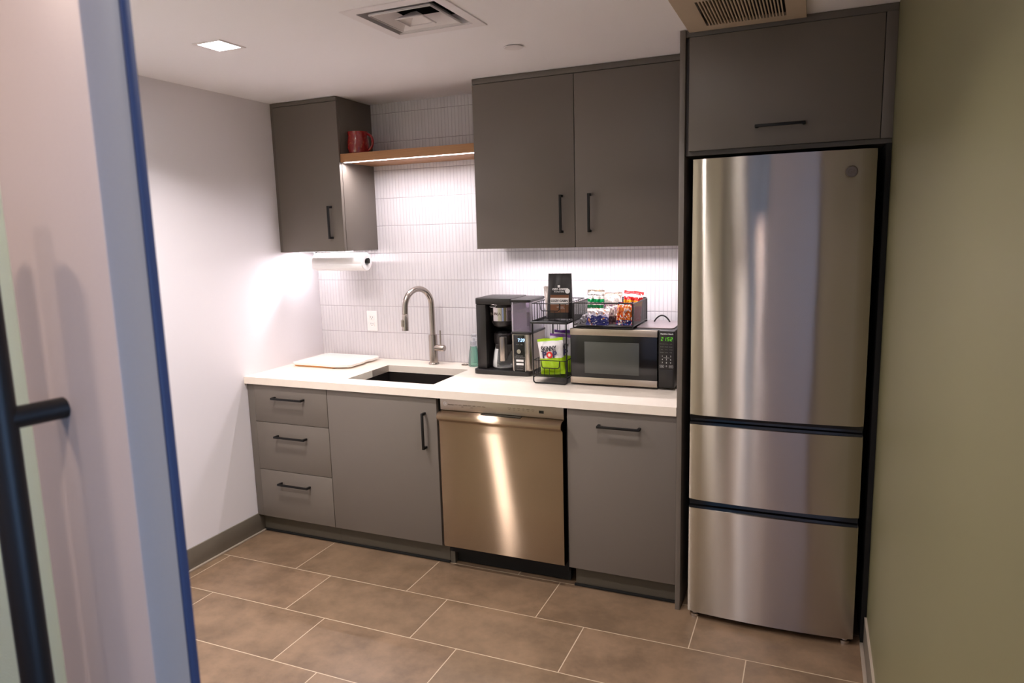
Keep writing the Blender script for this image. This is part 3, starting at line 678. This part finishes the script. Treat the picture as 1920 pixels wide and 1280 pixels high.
# ------------------------------------------------------------------ coffee maker
c = root('coffee_maker', 'black and steel drip coffee maker with water tank', 'coffee maker', (1.29, -.14, CT))
z = CT
part('base_plate', MB().prism(rrect(1.138, 1.455, -.262, -.03, .03), z+.0003, z+.024, 'z', bev=.003), M['soft_black'], c)
part('column', MB().box(1.152, 1.206, -.235, -.035, z+.0245, z+.352, .005), M['soft_black'], c)
part('back_wall', MB().box(1.206, 1.345, -.075, -.035, z+.0245, z+.352, .003), M['soft_black'], c)
part('top_cover', MB().prism(rrect(1.150, 1.352, -.240, -.032, .012), z+.352, z+.384, 'z', bev=.004), M['soft_black'], c)
part('brew_head', MB().box(1.206, 1.345, -.19, -.075, z+.300, z+.352, .004), M['soft_black'], c)
bxx, byy = 1.275, -.178
bb_ = part('brew_basket', MB().lathe([(.001, .232), (.026, .232), (.046, .242), (.056, .260), (.0565, .352), (.050, .356), (.001, .356)], (bxx, byy, z), 40), M['soft_black'], c)
part('steel_band', MB().lathe([(.0572, .268), (.0582, .269), (.0582, .336), (.0572, .337)], (bxx, byy, z), 48, close=True), M['chrome'], bb_)
part('lettering', text_mb('NINJA', .020, face_m(bxx-.012, byy-.0588, z+.305), .0003), M['ink_dim'], bb_)
part('grip', MB().tube([(bxx-.050, byy-.045, z+.344), (bxx-.030, byy-.062, z+.352), (bxx+.0, byy-.066, z+.350), (bxx-.012, byy-.060, z+.340), (bxx-.040, byy-.050, z+.338)], .003, 10, closed=True), M['chrome'], bb_)
# right tower
tw = part('tower', MB().prism(rrect(1.347, 1.452, -.250, -.035, .016), z+.0245, z+.208, 'z', bev=.003), M['steel_satin'], c, label='satin steel tower')
part('tower_ring', MB().prism(rrect(1.344, 1.455, -.253, -.034, .016), z+.2083, z+.218, 'z', bev=.002), M['soft_black'], c)
yp = -.2505
pn = part('control_panel', MB().box(1.364, 1.424, yp-.004, yp, z+.024, z+.206, .002), M['gloss_black'], tw)
fr = MB()
for a in ((1.362, 1.364, z+.022, z+.208), (1.424, 1.426, z+.022, z+.208)): fr.box(a[0], a[1], yp-.005, yp, a[2], a[3])
fr.box(1.364, 1.424, yp-.005, yp, z+.022, z+.024); fr.box(1.364, 1.424, yp-.005, yp, z+.206, z+.208)
part('panel_frame', fr, M['chrome'], tw)
part('clock_digits', text_mb('7:39', .022, face_m(1.405, yp-.0043, z+.180), .0002, offset=.0004), M['blue_seg'], pn)
part('dial', MB().lathe([(.001, 0), (.0115, 0), (.0115, -.007), (.0105, -.009), (.001, -.009)], (1.394, yp-.004, z+.125), 32, 'y'), M['chrome'], pn)
for zz_ in (.060, .078): part('button', MB().box(1.376, 1.415, yp-.007, yp-.003, z+zz_-.0055, z+zz_+.0055, .002), M['white_pl'], pn)
mb = MB()
for t, zz_ in (('CLASSIC RICH', .102), ('OVER ICE  SPECIALTY', .095), ('KEEP WARM', .046), ('DELAY BREW', .034), ('HOUR     MIN', .158)):
    part('printed_label', text_mb(t, .0058, face_m(1.394, yp-.0043, z+zz_), .0002), M['ink_grey'], pn)
# tank: hollow clear box with lid
mb = MB(); o_ = rrect(1.349, 1.450, -.249, -.040, .014); i_ = rrect(1.352, 1.447, -.246, -.043, .012)
n = len(o_); V = [(x, y, z+.2185) for x, y in o_]+[(x, y, z+.366) for x, y in o_]+[(x, y, z+.222) for x, y in i_]+[(x, y, z+.366) for x, y in i_]; F = []
for k in range(n):
    j = (k+1) % n; F += [(k, j, n+j, n+k), (2*n+k, 3*n+k, 3*n+j, 2*n+j), (n+k, n+j, 3*n+j, 3*n+k)]
F += [tuple(range(n))[::-1], tuple(range(2*n, 3*n))]
mb.add(V, F); tk = part('water_tank', mb, M['tank'], c, label='clear water tank')
part('water', MB().prism(rrect(1.3535, 1.4455, -.2445, -.045, .011), z+.2225, z+.318, 'z'), clear('tank_water', (.86, .80, .90, 1), .05, .15), tk)
part('tank_lid', MB().prism(rrect(1.347, 1.453, -.252, -.033, .015), z+.3665, z+.380, 'z', bev=.003), M['soft_black'], tk)
# carafe
cx_, cy_ = 1.275, -.168
k_ = root('carafe', 'glass coffee carafe with black collar standing in the coffee maker', 'carafe', (cx_, cy_, z+.025), rot=(0, 0, math.radians(26)))
part('glass_bowl', MB().lathe([(.001, .0), (.056, .0), (.062, .006), (.061, .03), (.052, .085), (.044, .112), (.047, .138), (.0455, .138), (.0425, .112), (.050, .085), (.059, .03), (.060, .008), (.055, .002), (.001, .002)], (cx_, cy_, z+.0253), 48), M['glass'], k_)
col_ = part('collar', MB().lathe([(.046, .126), (.0485, .122), (.052, .135), (.052, .170), (.046, .178), (.044, .178), (.044, .135)], (cx_, cy_, z+.0253), 40, close=True), M['soft_black'], k_)
part('lid', MB().lathe([(.001, .176), (.044, .176), (.046, .181), (.038, .189), (.010, .192), (.001, .192)], (cx_, cy_, z+.0253), 40), M['gloss_black'], k_)
mb = MB(); mb.prism([(cy_-.045, z+.196), (cy_-.078, z+.196), (cy_-.084, z+.188), (cy_-.082, z+.085), (cy_-.074, z+.085), (cy_-.068, z+.150), (cy_-.045, z+.150)], cx_-.020, cx_+.012, 'x', bev=.002)
mb.prism([(cx_-.046, z+.150), (cx_+.046, z+.150), (cx_+.044, z+.125), (cx_+.020, z+.110), (cx_+.008, z+.078), (cx_-.016, z+.078), (cx_-.018, z+.128), (cx_-.046, z+.132)], cy_-.072, cy_-.054, 'y', bev=.002)
hd = part('handle', mb, M['soft_black'], k_)
part('handle_plate', MB().box(cx_-.026, cx_-.002, cy_-.089, cy_-.083, z+.070, z+.192, .003), M['steel_satin'], hd, label='satin steel handle plate')

# ------------------------------------------------------------------ wire rack
c = root('wire_rack', 'black two tier wire basket rack beside the microwave', 'rack', (1.60, -.25, CT))
rx0, rx1, ry0, ry1 = 1.519, 1.684, -.388, -.110
def loop(y, zb_, zt_, r=.012):
    pts = [(rx0, y, zt_), (rx0, y, zb_+r)]
    for i in range(5): a = PI+PI/2*i/4; pts.append((rx0+r+r*math.cos(a), y, zb_+r+r*math.sin(a)))
    for i in range(5): a = 3*PI/2+PI/2*i/4; pts.append((rx1-r+r*math.cos(a), y, zb_+r+r*math.sin(a)))
    pts.append((rx1, y, zt_)); return pts
z = CT; zs = z+.284
mb = MB()
for y in (ry0, ry1): mb.tube(loop(y, z+.0035, zs), .0032, 10)
mb.tube([(rx0, ry0, z+.030), (rx0, ry1, z+.030)], .0026, 8); mb.tube([(rx1, ry0, z+.030), (rx1, ry1, z+.030)], .0026, 8)
part('frame', mb, M['black'], c)
mb = MB(); mb.prism(rrect(rx0-.006, rx1+.006, ry0-.006, ry1+.006, .008), zs, zs+.003, 'z')
for q in (((rx0-.006, ry0-.006), (rx1+.006, ry0-.006)), ((rx1+.006, ry0-.006), (rx1+.006, ry1+.006)), ((rx1+.006, ry1+.006), (rx0-.006, ry1+.006)), ((rx0-.006, ry1+.006), (rx0-.006, ry0-.006))):
    mb.tube([(q[0][0], q[0][1], zs+.006), (q[1][0], q[1][1], zs+.006)], .0055, 8)
part('tray', mb, M['black'], c)
def basket(zb_, zt_, x0, x1, y0, y1, dip, nx=6, ny=9, bottom=True):
    mb = MB(); r = .0022; w_ = .0013
    # rim with a dipped front
    da, db = x0+(x1-x0)*.24, x0+(x1-x0)*.82
    rim = [(x0, y0, zt_), (da, y0, zt_), (da+.003, y0, zt_-dip+.006), (da+.009, y0, zt_-dip), (db-.009, y0, zt_-dip), (db-.003, y0, zt_-dip+.006), (db, y0, zt_), (x1, y0, zt_), (x1, y1, zt_), (x0, y1, zt_)]
    mb.tube(rim, r, 8, closed=True); mb.tube([(da, y0, zt_), (db, y0, zt_)], r*.9, 8)
    for i in range(nx+1):
        x = x0+(x1-x0)*i/nx; zt2 = zt_-dip if da < x < db else zt_
        mb.tube([(x, y0, zt2), (x, y0, zb_)], w_, 6); mb.tube([(x, y1, zt_), (x, y1, zb_)], w_, 6)
    for i in range(1, ny):
        y = y0+(y1-y0)*i/ny
        for x in (x0, x1): mb.tube([(x, y, zt_), (x, y, zb_)], w_, 6)
    mb.tube([(x0, y0, zb_), (x1, y0, zb_), (x1, y1, zb_), (x0, y1, zb_)], r*.8, 8, closed=True)
    if bottom: mb.box(x0, x1, y0, y1, zb_-.0015, zb_+.0005)
    return mb
part('upper_basket', basket(zs+.0125, zs+.094, rx0, rx1, ry0, ry1, .034, bottom=False), M['black'], c)
part('lower_basket', basket(z+.036, z+.113, rx0+.004, rx1-.004, ry0-.006, ry1, .036), M['black'], c)
mb = MB(); mb.cyl((1.545, ry1-.004, zs-.001), (1.545, ry1-.004, z+.040), .0017, 8); mb.cyl((1.556, ry1-.004, zs-.001), (1.556, ry1-.004, z+.040), .0017, 8)
part('back_rod', mb, M['black'], c)

# ------------------------------------------------------------------ bags
def pillow(w, h, t, wt=None, seal=.012, nx=22, nz=26, seed=0, gus=False, crump=.0025):
    """flat film bag: width w (bottom), wt (top), height h, thickness t, crimped seals, wrinkles"""
    rnd = random.Random(seed); wt = wt or w; ph = [rnd.uniform(0, 6.28) for _ in range(8)]
    b = bmesh.new(); rows = []
    for side in (-1, 1):
        for j in range(nz+1):
            v = j/nz; zz = v*h; ww = w+(wt-w)*v
            pv = max(0, min(1, min(zz-(0 if gus else seal), (h-seal)-zz)/(h*.30) if not gus else (h-seal*1.2-zz)/(h*.75)))
            pv = math.sin(pv*PI/2)**(.7 if not gus else .9)
            row = []
            for i in range(nx+1):
                u = 2*i/nx-1
                pu = (1-abs(u)**(2.6 if not gus else 7))**.6
                y = side*(t/2*pv*pu+.0006)
                wr = crump*(math.sin(9*u+7*v+ph[0])*math.sin(13*v+ph[1])+.6*math.sin(17*u-5*v+ph[2])+.5*math.sin(25*v+8*u+ph[3]))*pv*pu
                pinch = 1-.05*math.sin(v*PI)*(0 if gus else 1)*pv
                row.append(b.verts.new((u*ww/2*pinch, y+side*wr+.0015*math.sin(u*6+ph[4])*(1-pv), zz+.0015*math.sin(5*u+ph[5])*(v if not gus else 0))))
            rows.append(row)
    k = nz+1
    for s in (0, 1):
        for j in range(nz):
            for i in range(nx):
                A, B = rows[s*k+j], rows[s*k+j+1]; b.faces.new((A[i], A[i+1], B[i+1], B[i]))
    for j in range(nz):
        for i in (0, nx): b.faces.new((rows[j][i], rows[j+1][i], rows[k+j+1][i], rows[k+j][i]))
    for i in range(nx):
        for j in (0, nz): b.faces.new((rows[j][i], rows[j][i+1], rows[k+j][i+1], rows[k+j][i]))
    m = MB(); m.b.free(); m.b = b; return m
def bag(name, label, cat, loc, rot, w, h, t, material, group=None, wt=None, seed=0, gus=False, crump=.0025, seal=.012):
    r_ = root(name, label, cat, loc, group, rot=rot)
    part('pouch', pillow(w, h, t, wt, seal, seed=seed, gus=gus, crump=crump), material, r_, local=True)
    return r_
lf = lambda x, y, z: Matrix.Translation((x, y, z)) @ Matrix.Rotation(PI/2, 4, 'X')
# coffee bag on the upper tray
m_ = banded('coffee_bag_film', [(0, rgb(44, 38, 36)), (.20, rgb(112, 70, 40)), (.36, rgb(112, 70, 40)), (.545, rgb(112, 70, 40)), (.555, rgb(44, 38, 36))], .5, 12, .0, .12)
c = bag('coffee_bag', 'dark brown coffee bag with white label standing on the wire rack', 'coffee bag', (1.616, -.275, zs+.0125), (math.radians(-3), 0, math.radians(4)), .128, .212, .060, M['soft_black'], wt=.112, seed=3, gus=True, crump=.001)
fy = -.0325
part('brown_label', MB().box(-.038, .050, fy-.0012, fy+.004, .030, .112), mat('brown_label', rgb(116, 72, 42), .5), c, local=True)
part('white_label', MB().box(-.038, .050, fy-.0022, fy+.003, .068, .098), M['white_pl'], c, local=True)
mb = text_mb('COZY CABIN', .0145, lf(.006, fy-.0026, .084), .0002, offset=.0004, spacing=.95)
part('label_text', mb, M['ink_black'], c, local=True)
mb = MB(); fy2 = -.0262
text_mb('OZO COFFEE', .0125, lf(.008, fy2-.004, .138), .0003, offset=.0005, mb=mb); text_mb('ROASTERS', .0105, lf(.004, fy2-.004, .127), .0003, mb=mb)
part('brand_print', mb, M['ink_white'], c, local=True); mb = MB(); mb.box(-.003, .008, fy2-.0042, fy2-.0036, .147, .158); part('printed_mark', mb, M['ink_white'], c, local=True); mb = MB(); text_mb('FRESH ROASTED', .0045, lf(.01, fy-.0016, .055), .0002, mb=mb); text_mb('NET WT 12 OZ', .0038, lf(.018, fy-.0016, .048), .0002, mb=mb)
part('print', mb, M['ink_white'], c, local=True)
part('round_sticker', MB().lathe([(.001, 0), (.0115, 0), (.0115, -.0006), (.001, -.0006)], (.044, fy2-.0036, .130), 32, 'y'), M['ink_white'], c, local=True)
m_ = banded('filter_pack_film', [(0, rgb(214, 202, 192)), (.5, rgb(220, 208, 200))], .35, 20, 0, .5)
bag('filter_pack', 'white crumpled packet leaning behind the dark coffee bag', 'packet', (1.556, -.208, zs+.0125), (0, math.radians(-7), math.radians(20)), .062, .150, .045, m_, seed=5, gus=True, wt=.05)

# popcorn bags in the lower basket
def popbag(label, loc, rot, top, seed, hh=.172):
    m1 = banded('popcorn_film_%d' % seed, [(0, rgb(165, 205, 20)), (.46, rgb(232, 228, 228)), (.915, top)], .33, 14, .07, .45)
    r_ = bag('popcorn_bag', label, 'snack bag', loc, rot, .124, hh, .045, m1, 'popcorn bags in the lower basket', wt=.130, seed=seed, crump=.0010)
    y = -.0252
    mb = text_mb('SKiNNY', .030, lf(.000, y-.001, .126), .0008, offset=.0006, spacing=1.0, fit=(.078, .026))
    part('upper_word', mb, M['ink_black'], r_, local=True)
    for dx in (-.025, .027): part('printed_letter', text_mb('P', .042, lf(dx, y-.001, .096), .0008, offset=.0016), M['ink_navy'], r_, local=True)
    part('round_letter', MB().lathe([(.001, 0), (.0155, 0), (.0155, -.003), (.001, -.003)], (0.001, y+.0005, .096), 32, 'y'), M['ink_red'], r_, local=True)
    part('popcorn_picture', MB().lathe([(.001, 0), (.0085, 0), (.007, -.0025), (.003, -.0035), (.001, -.0035)], (0.001, y-.0023, .096), 9, 'y'), M['ink_cream'], r_, local=True)
    return r_
zb_ = z+.038
popbag('white and lime popcorn bag with lime top edge at the front of the lower basket', (1.603, -.345, zb_), (math.radians(-2), math.radians(-6), math.radians(-2)), rgb(170, 215, 10), 11)
popbag('popcorn bag with light purple top edge just behind the lime edged bag', (1.612, -.265, zb_+.001), (math.radians(-2), math.radians(3), 0), rgb(150, 90, 190), 12, .180)
popbag('popcorn bag with dark purple top edge at the back of the lower basket', (1.614, -.185, zb_+.001), (math.radians(-2), math.radians(1), math.radians(3)), rgb(92, 30, 140), 13, .188)

# ------------------------------------------------------------------ microwave
c = root('microwave', 'black and stainless microwave at the right end of the worktop', 'microwave', (1.93, -.2, CT))
MF = -.372; mz0, mz1 = CT+.010, 1.1285
part('case', MB().box(1.698, 2.172, -.345, -.030, mz0, mz1, .005), M['soft_black'], c)
mb = MB()
for x in (1.735, 2.135):
    for y in (-.31, -.06): mb.cyl((x, y, CT+.0003), (x, y, mz0+.003), .012, 16)
for i, (x, y) in enumerate(((1.735, -.31), (2.135, -.31), (1.735, -.06), (2.135, -.06))):
    part('foot', MB().cyl((x, y, CT+.0003), (x, y, mz0+.001), .012, 16), M['black'], c)
d = part('door', MB().box(1.697, 2.098, MF, -.3455, mz0+.001, mz1-.001, .004), M['gloss_black'], c)
part('steel_band', MB().box(1.697, 2.098, MF-.002, MF+.012, mz1-.030, mz1-.0005, .0015), M['steel_panel'], d, uv=True)
part('steel_band', MB().box(1.697, 2.098, MF-.002, MF+.012, mz0+.001, mz0+.030, .0015), M['steel_panel'], d, uv=True)
part('viewing_window', MB().box(1.765, 2.017, MF-.0012, MF+.002, .923, 1.069, .001), M['dim_window'], d)
pn = part('control_panel', MB().box(2.102, 2.1725, -.368, -.3455, mz0+.001, mz1-.001, .004), M['soft_black'], c)
yp = -.3685
part('brand_text', text_mb('Hamilton Beach', .0085, face_m(2.138, yp, mz1-.014), .0002, offset=.0002), M['ink_white'], pn)
# seven segment digits
def seg7(mb, ch, x, zc_, w, h, y, sl=.12):
    t = w*.17; S_ = {'2': 'abged', '1': 'bc', '5': 'afgcd'}[ch]
    hw, hh = w/2, h/2
    R = {'a': (-hw, hw, hh-t, hh), 'd': (-hw, hw, -hh, -hh+t), 'g': (-hw, hw, -t/2, t/2), 'b': (hw-t, hw, t/2, hh-t/2), 'c': (hw-t, hw, -hh+t/2, -t/2), 'f': (-hw, -hw+t, t/2, hh-t/2), 'e': (-hw, -hw+t, -hh+t/2, -t/2)}
    for s_ in S_:
        a, b_, c_, d_ = R[s_]; q = t*.18
        pts = [(x+px+sl*pz, zc_+pz) for px, pz in ((a+q, c_+q), (b_-q, c_+q), (b_-q, d_-q), (a+q, d_-q))]
        mb.prism(pts, y-.0006, y, 'y')
mb = MB()
for ch, x in zip('2152', (2.1175, 2.1305, 2.1445, 2.1575)): seg7(mb, ch, x, 1.092, .0085, .0155, yp)
part('clock_digits', mb, M['green_seg'], pn)
mb = MB()
for i, row in enumerate((('POPCORN', 'POTATO', 'PIZZA'), ('FROZEN', 'DINNER', 'REHEAT'), ('TIME', 'COOK', 'POWER'), ('DEFROST', 'CLOCK', 'TIMER'))):
    for j, t in enumerate(row): text_mb(t, .0042, face_m(2.117+j*.0195, yp, 1.070-i*.0125), .0002, mb=mb)
part('function_labels', mb, M['ink_grey'], pn)
mb = MB()
for i, row in enumerate(('123', '456', '789')):
    for j, t in enumerate(row): text_mb(t, .0095, face_m(2.119+j*.018, yp, 1.016-i*.0145), .0002, mb=mb)
text_mb('0', .0095, face_m(2.137, yp, .9715), .0002, mb=mb)
text_mb('EXPRESS COOK', .0036, face_m(2.137, yp, 1.009), .0002, mb=mb)
for x, t in ((2.117, 'STOP'), (2.157, 'START')):
    text_mb(t, .0048, face_m(x, yp, .971), .0002, mb=mb)
    mb.tube([(x-.009, yp, .966), (x+.009, yp, .966), (x+.009, yp, .976), (x-.009, yp, .976)], .0004, 5, closed=True)
part('keypad_numbers', mb, M['ink_white'], pn)
part('open_button', MB().box(2.106, 2.168, -.3725, -.3665, mz0+.006, .957, .003), M['soft_black'], pn)
# steel lid lying on top with a black strap handle
c = root('flat_lid', 'flat grey lid with arched black handle lying on the microwave', 'lid', (2.06, -.19, mz1))
part('plate', MB().prism(rrect(1.992, 2.158, -.318, -.060, .012), mz1+.0003, mz1+.006, 'z', bev=.0015), mat('grey_lid', rgb(176, 162, 164), .3, .7), c)
part('handle', MB().tube([(2.030+.074*t, -.115, mz1+.006+.030*math.sin(PI*t)**.8 if 0 < t < 1 else mz1+.005) for t in [i/12 for i in range(13)]], .0035, 10), M['black'], c)

# ------------------------------------------------------------------ mesh basket with snack bags on the microwave
zb_ = mz1+.001; kx0, kx1, ky0, ky1 = 1.712, 1.987, -.366, -.085; kt = zb_+.115
c = root('mesh_basket', 'black wire mesh basket full of snack bags on the microwave', 'basket', (1.85, -.23, mz1))
mb = MB(); r = .0035
def cor(y): return [(kx0, y, zb_+r), (kx0, y, kt-.006), (kx0+.002, y, kt-.002), (kx0+.006, y, kt), (kx1-.006, y, kt), (kx1-.002, y, kt-.002), (kx1, y, kt-.006), (kx1, y, zb_+r)]
for y in (ky0, ky1): mb.tube(cor(y), r, 10); mb.tube([(kx0, y, zb_+r), (kx1, y, zb_+r)], r*.8, 10)
for x in (kx0, kx1):
    for zz_ in (kt-.003, zb_+.012): mb.tube([(x, ky0, zz_), (x, ky1, zz_)], r*.9, 10)
part('frame', mb, M['soft_black'], c)
mb = MB(); mb.add([(kx1, ky0, zb_+.012), (kx1, ky1, zb_+.012), (kx1, ky1, kt-.004), (kx1, ky0, kt-.004)], [(0, 1, 2, 3)]); part('side_mesh', mb, M['mesh'], c)
mb = MB(); mb.add([(kx0, ky0, zb_+.012), (kx0, ky1, zb_+.012), (kx0, ky1, kt-.004), (kx0, ky0, kt-.004)], [(0, 1, 2, 3)]); part('side_mesh', mb, M['mesh'], c)
mb = MB(); mb.add([(kx0, ky1, zb_+.012), (kx1, ky1, zb_+.012), (kx1, ky1, kt-.004), (kx0, ky1, kt-.004)], [(0, 1, 2, 3)]); part('back_mesh', mb, M['mesh'], c)
part('floor_mesh', MB().box(kx0, kx1, ky0, ky1, zb_+.0105, zb_+.0118), M['mesh_floor'], c)
zf = zb_+.0125
G = 'snack bags in the mesh basket'
rd = math.radians
def sb(label, loc, rot, w, h, t, bands, seed, spots=None, rough=.25):
    m_ = banded('snack_film_%d' % seed, bands, rough, 26, .08, .7, spots)
    return bag('snack_bag', label, 'snack bag', loc, tuple(rd(a) for a in rot), w, h, t, m_, G, seed=seed, crump=.0055, seal=.008)
WH, RED, OR_, BL = rgb(238, 232, 226), rgb(205, 22, 22), rgb(240, 130, 30), rgb(34, 48, 120)
sb('red and orange snack bag with blue bottom at the front right of the basket', (1.940, -.325, zf), (-14, 0, -6), .086, .104, .034, [(0, BL), (.2, rgb(225, 120, 40)), (.86, RED), (.96, rgb(70, 60, 120))], 21, [(.55, WH, 7.), (.60, RED, 9.), (.66, rgb(250, 190, 60), 6.)])
sb('red snack bag sticking out above the back right corner of the basket', (1.930, -.165, zf), (-8, 4, -6), .096, .140, .034, [(0, RED), (.5, rgb(240, 160, 30)), (.68, RED), (.80, WH), (.88, RED)], 22, [(.66, WH, 8.)])
sb('shiny dark blue and clear snack bag lying at the front of the basket', (1.818, -.345, zf), (-38, 0, 8), .104, .088, .040, [(0, rgb(40, 44, 110)), (.42, rgb(200, 190, 205)), (.6, rgb(216, 205, 205))], 23, [(.60, rgb(180, 110, 70), 4.5), (.62, WH, 8.)], .15)
sb('small silver grey crumpled bag at the left end of the basket', (1.750, -.325, zf), (-55, 0, -20), .078, .070, .034, [(0, rgb(150, 146, 150)), (.6, rgb(205, 200, 205))], 24, [(.58, rgb(90, 86, 92), 7.)], .15)
sb('white snack bag with a green band standing behind the blue bag', (1.768, -.215, zf), (-6, 2, 2), .082, .148, .036, [(0, rgb(60, 150, 180)), (.3, rgb(225, 232, 225)), (.42, rgb(40, 140, 80)), (.52, WH), (.60, rgb(20, 165, 90)), (.71, WH), (.82, rgb(90, 80, 74)), (.85, WH), (.92, rgb(200, 182, 166))], 25)
sb('white snack bag with a pink magenta band in the middle of the basket', (1.858, -.205, zf), (-6, -3, -4), .088, .136, .036, [(0, rgb(235, 225, 222)), (.50, rgb(205, 110, 170)), (.58, WH), (.78, rgb(236, 226, 222)), (.86, rgb(205, 180, 165))], 26, [(.68, rgb(200, 170, 160), 9.)])
sb('brown and beige snack bag leaning beside the red and orange bag', (1.880, -.288, zf), (-20, -5, 10), .062, .092, .030, [(0, rgb(92, 66, 70)), (.35, rgb(206, 190, 184))], 27, [(.58, rgb(110, 70, 90), 5.)])
sb('white snack bag with orange and blue printing behind the dark coffee bag', (1.742, -.130, zf), (-4, 0, 0), .050, .150, .026, [(0, WH), (.60, rgb(225, 150, 150)), (.72, rgb(90, 150, 225)), (.80, WH), (.84, rgb(240, 150, 40)), (.93, WH)], 28)
for o in bpy.data.objects:
    if '_org' in o: del o['_org']
